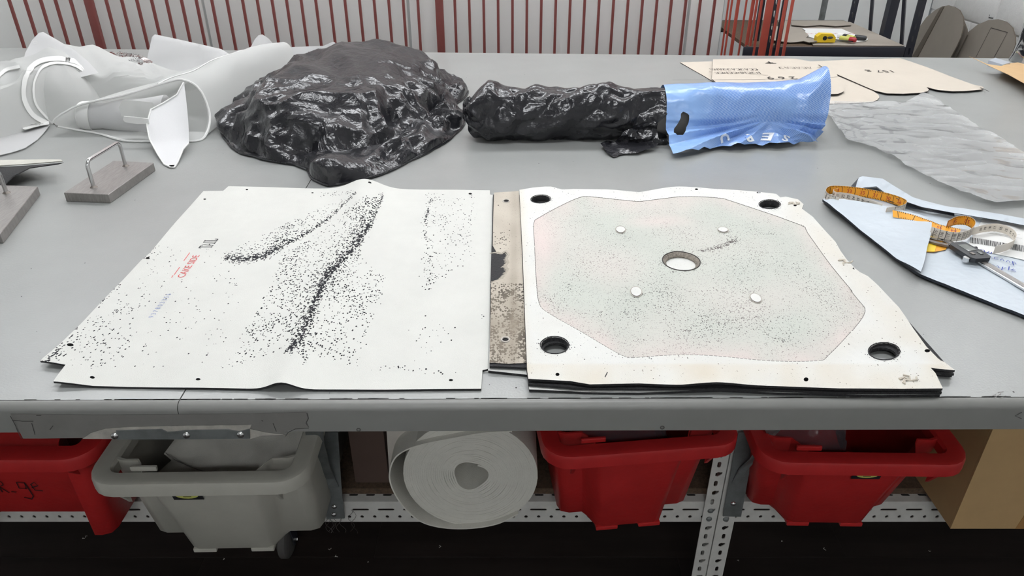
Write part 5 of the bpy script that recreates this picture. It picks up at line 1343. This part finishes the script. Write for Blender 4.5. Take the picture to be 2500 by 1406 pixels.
# second run: flat orange strip out of the flap, a ring (orange inside), a white tail
run = [W_(2180, 530, .021), W_(2215, 537, .018), W_(2250, 549, .015), W_(2280, 560, .013), W_(2312, 568, .012), W_(2342, 574, .012)]
o3, at3, ln3 = ribbon(run, lean=lambda q: (0, 2.2+2*q, 0), side=1)
marks(o3, at3, .01, ln3, 1, .003175, 1, 'ink_black')
for i, k in enumerate((55, 54)): num(o3, at3, ln3*.70+.0254*i, 1, str(k), .0105, 'marker_red', math.pi, 1)
ring = [W_(2268, 575, .012), W_(2300, 585, .012), W_(2330, 589, .012), W_(2356, 584, .012), W_(2372, 572, .012), W_(2372, 558, .013), W_(2354, 549, .014), W_(2328, 550, .014), W_(2308, 560, .013)]
o5, at5, ln5 = ribbon(ring, side=-1, h=.0185)
marks(o5, at5, .095, ln5, 1, .003175, 1, 'ink_black')
for i in range(8): num(o5, at5, .010+.0105*i, -1, str(115+i), .0075, 'ink_black', math.pi/2, 1)
for i, k in enumerate((51, 52, 53)): num(o5, at5, ln5*.60+.0254*i, 1, str(k), .0105, 'marker_red', math.pi, -1)
marks(o5, at5, .006, .1, -1, .0105, 1, 'pencil', 1)
tl = [W_(2372, 574, .012), W_(2400, 567, .013), W_(2430, 565, .013), W_(2458, 573, .013), W_(2474, 588, .013), W_(2470, 604, .013), W_(2450, 614, .012), W_(2424, 620, .012)]
o4, at4, ln4 = ribbon(tl, side=-1, h=.016, mats=['tape_white', 'tape_white'])
for i in range(9): num(o4, at4, .020+.0105*i, -1, str(20-i), .007, 'ink_black', math.pi/2, 1)
# yellow printed end of the tape poking out from the flap
ye = [(2256, 592), (2262, 584), (2300, 592), (2316, 596), (2310, 606), (2280, 613), (2256, 611)]
o = sheet('tape_end', [base_xy(u, v, .012) for u, v in ye], .01, lambda x, y: mz(x, y)+Vector((0, 0, .0025)), .0006, 'tape_orange', tm)
sheet('tape_end_tab', [base_xy(u, v, .012) for u, v in [(2256, 592), (2288, 594), (2282, 613), (2256, 611)]], .01, lambda x, y: mz(x, y)+Vector((0, 0, .0034)), .0006, 'yellow', tm)
text('tape_number', '60', .016, on_mail(2298, 603, 2330, 607), 'marker_red', o)
ye = [(2268, 576), (2275, 570), (2292, 578), (2282, 586), (2266, 585)]
sheet('tape_end_tab', [base_xy(u, v, .012) for u, v in ye], .01, lambda x, y: mz(x, y)+Vector((0, 0, .003)), .0006, 'yellow', tm)

# ---------------- digital caliper ----------------
a, b = TP(2312, 590, ZT+.013), TP(2500, 701, ZT+.013)
dx = (b-a).normalized(); dy = Vector((-dx.y, dx.x, 0)); O = Vector((a.x, a.y, ZT+.0115))
cal = thing('digital_caliper', 'black bodied digital caliper with steel beam on the mailing bag', 'caliper', O)
def C3(p): return O+dx*p[0]+dy*p[1]+Vector((0, 0, p[2]))
def cbox(nm, x0, x1, y0, y1, z0, z1, m_, par, bev=.0004): return box(nm, x0, x1, y0, y1, z0, z1, m_, par, bev, xf=C3)
bmn = cbox('beam', -.004, .24, -.008, .008, .0, .0035, 'bright_steel', cal)
cbox('beam_scale', .0, .235, -.0045, .0045, .0036, .0040, 'raw_steel', bmn, 0)
prism('fixed_jaw', [(-.004, .008), (-.012, .016), (-.030, .012), (-.036, .008), (-.034, .004), (-.014, -.006), (-.004, -.008)], 0, .0035, 'bright_steel', cal, xf=C3)
prism('fixed_jaw', [(-.002, -.008), (-.010, -.020), (-.038, -.034), (-.040, -.031), (-.020, -.018), (-.006, -.002)], .0, .0035, 'bright_steel', cal, xf=C3)
prism('sliding_jaw', [(.018, -.012), (.002, -.030), (-.026, -.042), (-.027, -.039), (-.004, -.022), (.012, -.008)], .0, .0035, 'steel_side', cal, xf=C3)
bd = prism('body', [(.022, -.014), (.030, -.020), (.080, -.022), (.086, -.017), (.088, .010), (.084, .015), (.060, .018), (.052, .015), (.026, .014), (.022, .010)], .0036, .0115, 'caliper_black', cal, xf=C3)
cbox('screen', .033, .058, -.009, .009, .0116, .0121, 'caliper_screen', bd, .0003)
cbox('button', .064, .072, -.012, -.006, .0116, .0128, 'steel_side', bd); cbox('button', .064, .072, .002, .008, .0116, .0128, 'marker_red', bd) if False else cbox('button', .064, .074, .003, .009, .0116, .0128, 'caliper_screen', bd)
V, F = tubeVF([C3((.0755, -.026, .002)), C3((.0755, -.026, .010))], .0055, 16); MO('thumb_wheel', V, F, 'bright_steel', cal, smooth=True)
V, F = tubeVF([C3((.045, .0155, .008)), C3((.045, .021, .008))], .0032, 12); MO('lock_screw', V, F, 'caliper_black', cal, smooth=True)

# ---------------- kraft paper, steel rule, paper roll at the far right ----------------
kp = [(2366, 137), (2420, 163), (2460, 181), (2500, 203), (2640, 270), (2700, 200), (2560, 150), (2500, 150), (2462, 155), (2444, 161), (2410, 156)]
def kz(u, v):
    d = pline(u, v, [(2366, 137), (2420, 163), (2500, 203), (2640, 270)]); return TP(u, v, ZT+.004+.030*soft(d, 34)**.8)
o = sheet('kraft_paper', kp, 10, kz, .0008, 'kraft'); tag(o, 'brown kraft paper sheet with a raised edge at right', 'paper')
V, F = prismVF([tuple(TP(u, v, ZT+.02)[:2]) for u, v in [(2414, 147), (2449, 158), (2467, 152), (2430, 141)]], ZT+.0002, ZT+.020)
mat('pale_metal', (196,202,212), 0.3, metal=0.3); o = MO('steel_rule', V, F, 'pale_metal'); tag(o, 'short silver metal bar lying beside the kraft paper', 'bar')
pr = thing('packing_roll', 'tan paper roll standing in grey plastic at the right edge', 'roll', tuple(TP(2541, 152))[:2]+(ZT,))
c = TP(2541, 152, ZT)
def rl_(i, j): a = j*2*math.pi; return c+Vector((.085*math.cos(a), .085*math.sin(a), .05+.16*i))
V, F = gridVF(rl_, 4, 32, wrapv=True); V, F = join([(V, F), ([rl_(1, k/32) for k in range(32)], [list(range(32))])]); MO('paper_core', V, F, 'kraft', pr, smooth=True)
def wr_(i, j): a = j*2*math.pi; r_ = interp([0, .15, .4, .7, 1], [.104, .096, .092, .090, .091], i)*(1+.03*math.sin(a*7+i*4)); return c+Vector((r_*math.cos(a), r_*math.sin(a), .002+.17*i))
V, F = gridVF(wr_, 14, 48, wrapv=True); MO('plastic_wrap', V, F, 'clear_film', pr, smooth=True, recalc=False)
mat('mauve_grey', (112,104,108), 0.5); V, F = gridVF(lambda i, j: c+Vector((interp([0, .1, 1], [.10, .097, .087], i)*math.cos(j*6.2832), interp([0, .1, 1], [.10, .097, .087], i)*math.sin(j*6.2832), .004+.055*i)), 8, 40, wrapv=True)
MO('base_sleeve', V, F, 'mauve_grey', pr, smooth=True)

# ---------------- storage bins on the lower shelf ----------------
SHZ = RZ1+.0165
def rrect(w_, l_, r_, n=5):
    out = []
    for cx, cy, a0 in ((w_/2-r_, l_-r_, 0), (-w_/2+r_, l_-r_, 90), (-w_/2+r_, r_, 180), (w_/2-r_, r_, 270)):
        for k in range(n+1): a = math.radians(a0+90*k/n); out.append((cx+r_*math.cos(a), cy+r_*math.sin(a)))
    return out
def bodyring(w_, y0, y1, bulge, b_):
    h = w_/2; r_ = .022; pts = []
    f_ = [(-h, y0+r_), (-h+.006, y0+.006), (-h+r_, y0)]
    if bulge: f_ += [(-b_-.016, y0), (-b_-.008, y0-bulge*.25), (-b_+.004, y0-bulge*.85), (-b_+.016, y0-bulge), (0, y0-bulge), (b_-.016, y0-bulge), (b_-.004, y0-bulge*.85), (b_+.008, y0-bulge*.25), (b_+.016, y0)]
    f_ += [(h-r_, y0), (h-.006, y0+.006), (h, y0+r_), (h, y1-r_), (h-.006, y1-.006), (h-r_, y1), (-h+r_, y1), (-h+.006, y1-.006), (-h, y1-r_)]
    return f_
def make_bin(name, lab, m_, cx, yf_, W, H, rz, taper, bulge, bw, depth=.50, sticker=None, zb=SHZ, feet=True, inset=.030, btaper=.02, tx=.022):
    t = thing(name, lab, 'storage bin', (cx, yf_, zb), 'plastic storage bins', True, rz)
    lv = [(0.0, 1.0), (.012, .97), (H*.5, .5), (H-.02, .0), (H-.004, 0)]
    V, F = [], []; n = None
    for q, (z, k) in enumerate(lv):
        ins = inset+taper*k+(.010 if q == 0 else 0); w_ = W-2*inset-2*tx*k-(.02 if q == 0 else 0)
        rg = bodyring(w_, ins+(bulge if bulge > 0 else 0), depth-ins, bulge, bw-btaper*k); n = len(rg); V += [Vector((x, y, z)) for x, y in rg]
    L0 = len(lv)
    for q in range(L0-1):
        for i in range(n): F.append([q*n+i, q*n+(i+1) % n, (q+1)*n+(i+1) % n, (q+1)*n+i])
    k0 = len(V)
    for q, (z, k) in enumerate(lv):
        ins = inset+taper*k+.004+(.010 if q == 0 else 0); w_ = W-2*inset-2*tx*k-.008-(.02 if q == 0 else 0)
        rg = bodyring(w_, ins+(bulge if bulge > 0 else 0), depth-ins, bulge, bw-btaper*k); V += [Vector((x, y, z+.005 if q == 0 else z)) for x, y in rg]
    for q in range(L0-1):
        for i in range(n): F.append([k0+q*n+i, k0+(q+1)*n+i, k0+(q+1)*n+(i+1) % n, k0+q*n+(i+1) % n])
    tri = tessellate_polygon([[Vector((p.x, p.y, 0)) for p in V[:n]]]); F += [list(x) for x in tri]+[[i+k0 for i in x] for x in tri]
    e = (L0-1)*n
    for i in range(n): F.append([e+i, e+(i+1) % n, k0+e+(i+1) % n, k0+e+i])
    MO('body', V, F, m_, t, smooth=True, angle=50)
    prof = [(0, H-.028), (0, H-.007), (.002, H-.002), (.007, H), (inset+.008, H-.002), (inset+.012, H-.008), (inset+.012, H-.026), (inset+.006, H-.026), (inset+.004, H-.010), (.005, H-.009), (.004, H-.028)]
    R = []
    for (ins, z) in prof: R.append([Vector((x, y+ins, z)) for x, y in rrect(W-2*ins, depth-2*ins, max(.012, .05-ins))])
    nn = len(R[0]); V = [p for r_ in R for p in r_]; F = []
    for q in range(len(R)):
        for i in range(nn): F.append([q*nn+i, q*nn+(i+1) % nn, ((q+1) % len(R))*nn+(i+1) % nn, ((q+1) % len(R))*nn+i])
    MO('rim', V, F, m_, t, smooth=True, angle=32)
    for s in (-1, 1):
        V, F = prismVF([(0, H-.027), (inset+.004, H-.027), (inset+.004, H-.07)], -.003, .003, (), lambda p, s=s: Vector((s*(W/2-.055)+p.z, p.x+.004, p.y))); MO('rib', V, F, m_, t)
        if feet: V, F = boxVF(s*(bw-.045)-.022, s*(bw-.045)+.022, inset+taper-.001, inset+taper+.03, -.008 if zb < .3 else .0004, .010, .002); MO('foot', V, F, m_, t)
    V, F = boxVF(-W/2+.03+.04, -W/2+.03+.085, inset+.012, inset+.018, H-.004, H+.006, .002); MO('latch_lip', V, F, m_, t)
    if sticker is not None:
        yy = inset+taper*.06-.0012
        yv = lambda z: inset+taper*max(0, (H-.02-z)/(H-.02))*1.0-.0012
        def lm(x, z): return Vector((sticker+x, yv(H-.056+z)-.0005, H-.056+z))
        V, F = prismVF([(-.026, -.012), (.026, -.012), (.026, .010), (-.026, .010)], 0, .0004, (), lambda p: lm(p.x, p.y)+Vector((0, -p.z, 0))); st = MO('sticker', V, F, 'ink_black', t)
        V, F = prismVF([(x, max(y, -.008)) for x, y in circ(0, .004, .021, .012, 20)], .0005, .0009, (), lambda p: lm(p.x, p.y)+Vector((0, -p.z, 0))); MO('sticker_emblem', V, F, 'lime', st)
        strokes('sticker_print', [[(-.010, .003), (-.003, .003)], [(.003, .003), (.010, .003)], [(-.007, -.002), (.007, -.002)]], .0016, lambda x, z: lm(x, z)+Vector((0, -.0012, 0)), 'ink_black', st)
    return t
def rimx(u, v, y, z): return YP(u, v, y)
# middle red bin (slightly turned), right red bin, white bin, left red bin
def xat(u, y, z): zo = y*CP-(z-CAMZ)*SP; return (u-1250)/FPX*zo
b_mid = make_bin('storage_bin', 'red plastic bin beside the felt roll, nearest the legs', 'bin_red', xat(1565, .975, .62)+.008, .955, .362, .254, .11, .034, .042, .088, inset=.024, tx=.024)
b_rt = make_bin('storage_bin', 'red plastic bin between the right bracket and cardboard box', 'bin_red', xat(2118, .94, .60), .936, .372, .243, -.02, .058, .045, .098, sticker=.02, inset=.023, tx=.026)
b_wh = make_bin('storage_bin', 'off white plastic bin holding folded white felt', 'bin_white', xat(477, .895, .62), .880, .372, .252, .02, .052, .040, .100, sticker=-.030, inset=.022, tx=.002)
b_lf = make_bin('storage_bin', 'red plastic bin with marker writing at the left edge', 'bin_red', xat(-60, .94, .62)-.014, .925, .44, .262, 0.0, .030, -.06, .135, feet=False)
# handwriting on the left bin
hx = lambda u: xat(u, .985, .55)
HWL = [[(-.105, -.02), (-.098, .018), (-.088, -.02)], [(-.101, -.004), (-.091, -.004)], [(-.08, -.018), (-.08, .016), (-.068, .014), (-.068, .004), (-.08, .0), (-.066, -.02)], [(-.060, -.016), (-.050, -.018)],
       [(-.020, .010), (-.036, .012), (-.038, -.006), (-.024, -.008), (-.019, .012), (-.018, -.03), (-.026, -.040), (-.040, -.034)], [(-.010, -.004), (.006, .002), (.002, .012), (-.008, .006), (-.006, -.012), (.010, -.014)]]
zc_ = .465; cxh = xat(78, 1.02, zc_)
def lh(a, b):
    z = zc_+b; k = max(0, (.242-(z-SHZ))/.242); y = .925+.030+.030*k+.06-.0015; return Vector((cxh+a*.9, y, z))-Vector(b_lf.location)
strokes('handwriting', HWL, .0026, lambda a, b: lh(a, b), 'ink_black', b_lf)

# contents
def crinkle(name, lab, cx, cy, w_, l_, z0, h, m_, seed, rz=0):
    def f_(i, j):
        x = (i-.5)*w_; y = (j-.5)*l_; e = max(abs(i-.5), abs(j-.5))*2
        z = h*(1-e**3)+.030*ridg((x*1.0, y, seed), 7)*(1-e**4)+.012*ridg((x, y, seed+3), 19)
        return Vector((cx+x*math.cos(rz)-y*math.sin(rz), cy+x*math.sin(rz)+y*math.cos(rz), z0+max(z, .0)))
    V, F = gridVF(f_, 46, 46); o = MO(name, V, F, m_, None, smooth=True, angle=35, recalc=False); return tag(o, lab, 'plastic bag')
crinkle('clear_plastic_bag', 'crinkled clear plastic bags in the middle red bin', b_mid.location.x-.045, 1.22, .20, .32, SHZ+.14, .17, 'bin_film', 3, .11)
crinkle('clear_plastic_bag', 'crinkled clear plastic bags in the right red bin', b_rt.location.x-.065, 1.21, .18, .32, SHZ+.15, .19, 'bin_film', 8)
crinkle('clear_plastic_bag', 'crinkled clear plastic bag in the left red bin', b_lf.location.x+.105, 1.20, .14, .28, SHZ+.14, .17, 'bin_film', 13)
def feltsheet(name, lab, px, y0, y1, v0, v1, m_='felt', hem_=True):
    o = sheet(name, px, 9, lambda u, v: YP(u, v, interp([v0, v1], [y1, y0], v)+.010*nz((u*.02, v*.02, 0), 1)), Vector((0, -.003, 0)), m_); return tag(o, lab, 'filter felt')
o = feltsheet('felt_piece', 'rounded white felt piece with stitched edge in the white bin', [(400, 1108), (430, 1068), (470, 1030), (780, 1020), (772, 1075), (752, 1110), (720, 1142), (690, 1160), (650, 1168), (560, 1166), (500, 1158), (450, 1140), (420, 1125)], 1.00, 1.12, 1030, 1170)
pts = [(404, 1108), (425, 1124), (455, 1138), (500, 1154), (560, 1162), (650, 1164), (690, 1156), (720, 1138), (750, 1108)]
sm = smoothpath([Vector((*p, 0)) for p in pts], 8)
tube('stitching', [YP(p.x, p.y-3, interp([1030, 1170], [1.12, 1.00], p.y)-.004) for p in sm], .0007, 'tube_grey', o, 4)
o = feltsheet('felt_piece', 'flat white felt piece lying under the rounded one', [(372, 1170), (390, 1150), (410, 1132), (420, 1124), (470, 1148), (560, 1166), (570, 1176), (460, 1178)], .975, 1.03, 1124, 1178)
o = feltsheet('felt_piece', 'folded white paper with black print in the left red bin', [(-80, 1150), (-60, 1080), (-20, 1060), (20, 1050), (80, 1050), (108, 1092), (92, 1118), (20, 1112), (0, 1112), (-20, 1150)], 1.02, 1.12, 1050, 1150, 'paper')
o.name = 'folded_paper'; o['category'] = 'paper'
cpt = YP(45, 1091, 1.07)
text('printed_text', 'ION', .018, lambda a, b: Vector((cpt.x+a*.75-b*.6, YP(45+(a*.75-b*.6)*1300, 1091-(a*.6+b*.75)*1000, 1.07).y-.012-.02*(0), cpt.z+a*.6+b*.75)), 'ink_black', o)

# ---------------- felt roll on the shelf ----------------
RC = Vector((xat(1150, 1.01, .51), 1.012, SHZ+.1405)); R0, R1 = .030, .126
fr_ = thing('felt_roll', 'thick roll of white felt with a loose outer wrap', 'roll', (RC.x, RC.y, SHZ))
turns = 24; N = 44; th_ = (R1-R0)/turns; inn, out_ = [], []
for k in range(turns*N+1):
    a = -2*math.pi*k/N+math.pi*.35; f_ = k/(turns*N); r_ = R0+(R1-R0)*f_
    dent = 1+.10*math.exp(-f_*6)*math.sin(3*a+1)
    ex, ez = 1.0*dent, 1.04*dent
    jit = .0012*nz((f_*90, math.cos(a)*1.3, math.sin(a)*1.3), 1)
    inn.append((r_*math.cos(a)*ex, r_*math.sin(a)*ez, jit)); r2 = r_+th_*.97; out_.append((r2*math.cos(a)*ex, r2*math.sin(a)*ez, jit))
n = len(inn); V = []
for y in (0, .62):
    for lst in (inn, out_): V += [Vector((RC.x+p[0], RC.y+(p[2] if y == 0 else 0)+y, RC.z+p[1])) for p in lst]
F = []
for i in range(n-1): F += [[i, i+1, n+i+1, n+i], [2*n+i, 3*n+i, 3*n+i+1, 2*n+i+1], [i, 2*n+i, 2*n+i+1, i+1], [n+i, n+i+1, 3*n+i+1, 3*n+i]]
F += [[0, n, 3*n, 2*n], [n-1, 3*n-1, 4*n-1, 2*n-1]]
MO('rolled_layers', V, F, 'felt', fr_, smooth=True, angle=40)
lw = [(990, 1262), (1040, 1280), (1110, 1290.5), (1060, 1284)]
path = [YP(1265, 1256, 1.004), YP(1215, 1280, 1.0), YP(1150, 1291, 1.0), YP(1085, 1290, 1.0), YP(1030, 1276, 1.0), YP(990, 1245, 1.0), YP(962, 1205, 1.0), YP(949, 1165, 1.0), YP(958, 1125, 1.0), YP(985, 1100, 1.0), YP(1035, 1083, 1.0), YP(1100, 1070, 1.0), YP(1180, 1056, 1.0), YP(1250, 1052, 1.003)]
for p in path: p.z = max(p.z, SHZ+.004)
pp = smoothpath(path, 8); V = []; F = []
for y in (0, .25, .58): V += [Vector((p.x, p.y+y, p.z)) for p in pp]
n = len(pp)
for q in range(2):
    for i in range(n-1): F.append([q*n+i, q*n+i+1, (q+1)*n+i+1, (q+1)*n+i])
V, F = solid(V, F, .0028); MO('loose_wrap', V, F, 'felt', fr_, smooth=True)
tailp = [(943, 1040), (1176, 1040), (1176, 1064), (1140, 1070), (1100, 1072), (1060, 1078), (1015, 1090), (980, 1103), (962, 1120), (950, 1150)]
sheet('loose_tail', tailp, 12, lambda u, v: YP(u, v, 1.055), Vector((0, -.003, 0)), 'felt_in', fr_)

bxa, bxb = -.336, xat(938, 1.135, .5)
db = thing('dark_carton', 'dark brown carton on the shelf between bracket and felt roll', 'box', ((bxa+bxb)/2, 1.30, SHZ))
box('carton_body', bxa, bxb, 1.135, 1.46, SHZ+.0003, ZT-.10, 'dark_board', db, bev=.003)
box('carton_lid', bxa-.003, bxb+.003, 1.132, 1.463, ZT-.0995, ZT-.06, 'dark_board', db, bev=.003)
# ---------------- cardboard boxes ----------------
p = TP(2320, 1291, SHZ); 
cbx = thing('cardboard_box', 'tall brown cardboard box on the shelf at the right', 'box', (p.x+.15, p.y+.2, SHZ))
box('box_front', p.x, p.x+.36, p.y, p.y+.005, SHZ+.0005, ZT-.06, 'box_card', cbx); box('box_side', p.x, p.x+.005, p.y+.0055, p.y+.42, SHZ+.0005, ZT-.06, 'box_card', cbx)
box('box_side', p.x+.355, p.x+.36, p.y+.0055, p.y+.42, SHZ+.0005, ZT-.06, 'box_card', cbx); box('box_back', p.x+.0055, p.x+.3545, p.y+.415, p.y+.42, SHZ+.0005, ZT-.06, 'box_card', cbx)
box('box_bottom', p.x+.0055, p.x+.3545, p.y+.0055, p.y+.4145, SHZ+.0005, SHZ+.006, 'box_card', cbx); box('box_flap', p.x, p.x+.36, p.y+.0, p.y+.42, ZT-.0595, ZT-.056, 'box_card', cbx)
V, F = prismVF([(xat(2478, p.y, SHZ), SHZ+.001), (p.x+.359, SHZ+.001), (p.x+.359, SHZ+.05), (xat(2500, p.y, SHZ+.05)+.006, SHZ+.05)], 0, .0006, (), lambda q: Vector((q.x, p.y-.0002-q.z, q.y))); MO('box_tape', V, F, 'box_tape', cbx)

# ---------------- castor dolly under the shelf ----------------
w_c = TP(702, 1362, 0); wc = Vector((w_c.x, w_c.y+.02, .048))
dl = thing('castor_dolly', 'low dolly with magenta edged tray on a grey castor', 'dolly', (wc.x, wc.y+.1, 0))
def wheelp(i, j): a = j*2*math.pi; r_ = interp([0, .1, .25, .75, .9, 1], [.018, .040, .048, .048, .040, .018], i); return wc+Vector((lerp(-.017, .017, i), r_*math.cos(a), r_*math.sin(a)))
V, F = gridVF(wheelp, 12, 36, wrapv=True); V, F = join([(V, F), ([wheelp(0, k/36) for k in range(36)], [list(range(36))]), ([wheelp(1, k/36) for k in range(36)], [list(range(36))])]); wh = MO('wheel', V, F, 'wheel_grey', dl, smooth=True)
for s in (-1, 1):
    V, F = prismVF([(-.014, .0), (.014, .0), (.024, .066), (-.024, .066)], 0, .002, (), lambda q, s=s: wc+Vector((s*.021+q.z*s, q.x, q.y-.008))); fk = MO('fork_plate', V, F, 'black_steel', dl)
    V, F = tubeVF([wc+Vector((s*.0232, 0, 0)), wc+Vector((s*.029, 0, 0))], .0055, 6); MO('axle_nut', V, F, 'bright_steel', fk)
box('fork_crown', wc.x-.0235, wc.x+.0235, wc.y-.024, wc.y+.024, wc.z+.0585, wc.z+.063, 'black_steel', dl)
tx0, tx1 = wc.x-.06, wc.x+.055
box('tray', tx0, tx1, wc.y-.03, wc.y+.40, wc.z+.0635, wc.z+.085, 'pink_plastic', dl, bev=.006)
for q in (.12, .30):
    pass
wc2 = wc+Vector((0, .32, 0)); V, F = gridVF(lambda i, j: wheelp(i, j)+Vector((0, .32, 0)), 12, 24, wrapv=True); MO('wheel', V, F, 'wheel_grey', dl, smooth=True)
box('fork_crown', wc.x-.0235, wc.x+.0235, wc2.y-.024, wc2.y+.024, wc.z+.049, wc.z+.063, 'black_steel', dl)

# ---------------- stains and specks on the table, lint on the floor ----------------
V, F = [], []
rs = random.Random(11)
for k in range(70):
    u, v = rs.uniform(20, 2480), rs.uniform(170, 960); p = TP(u, v, ZT+.0003); r_ = rs.uniform(.0006, .0016); k0 = len(V)
    V += [p+Vector((r_*rs.uniform(.5, 1.4)*math.cos(q), r_*math.sin(q), 0)) for q in (0, 1.05, 2.1, 3.14, 4.2, 5.2)]; F.append(list(range(k0, k0+6)))
o = MO('table_specks', V, F, 'grime', tab, recalc=False); o['kind'] = 'stuff'
V, F = [], []
for k in range(14):
    u, v = rs.uniform(20, 2480), rs.uniform(1300, 1400); p = TP(u, v, .0008); a = rs.uniform(0, 6); l_ = rs.uniform(.002, .006)
    vv, ff_ = tubeVF([p, p+Vector((math.cos(a)*l_, math.sin(a)*l_, .001)), p+Vector((math.cos(a+1)*l_*1.4, math.sin(a+1)*l_*1.4, .0))], .0007, 4); k0 = len(V); V += vv; F += [[i+k0 for i in g_] for g_ in ff_]
o = MO('lint', V, F, 'felt', floor); o['kind'] = 'stuff'
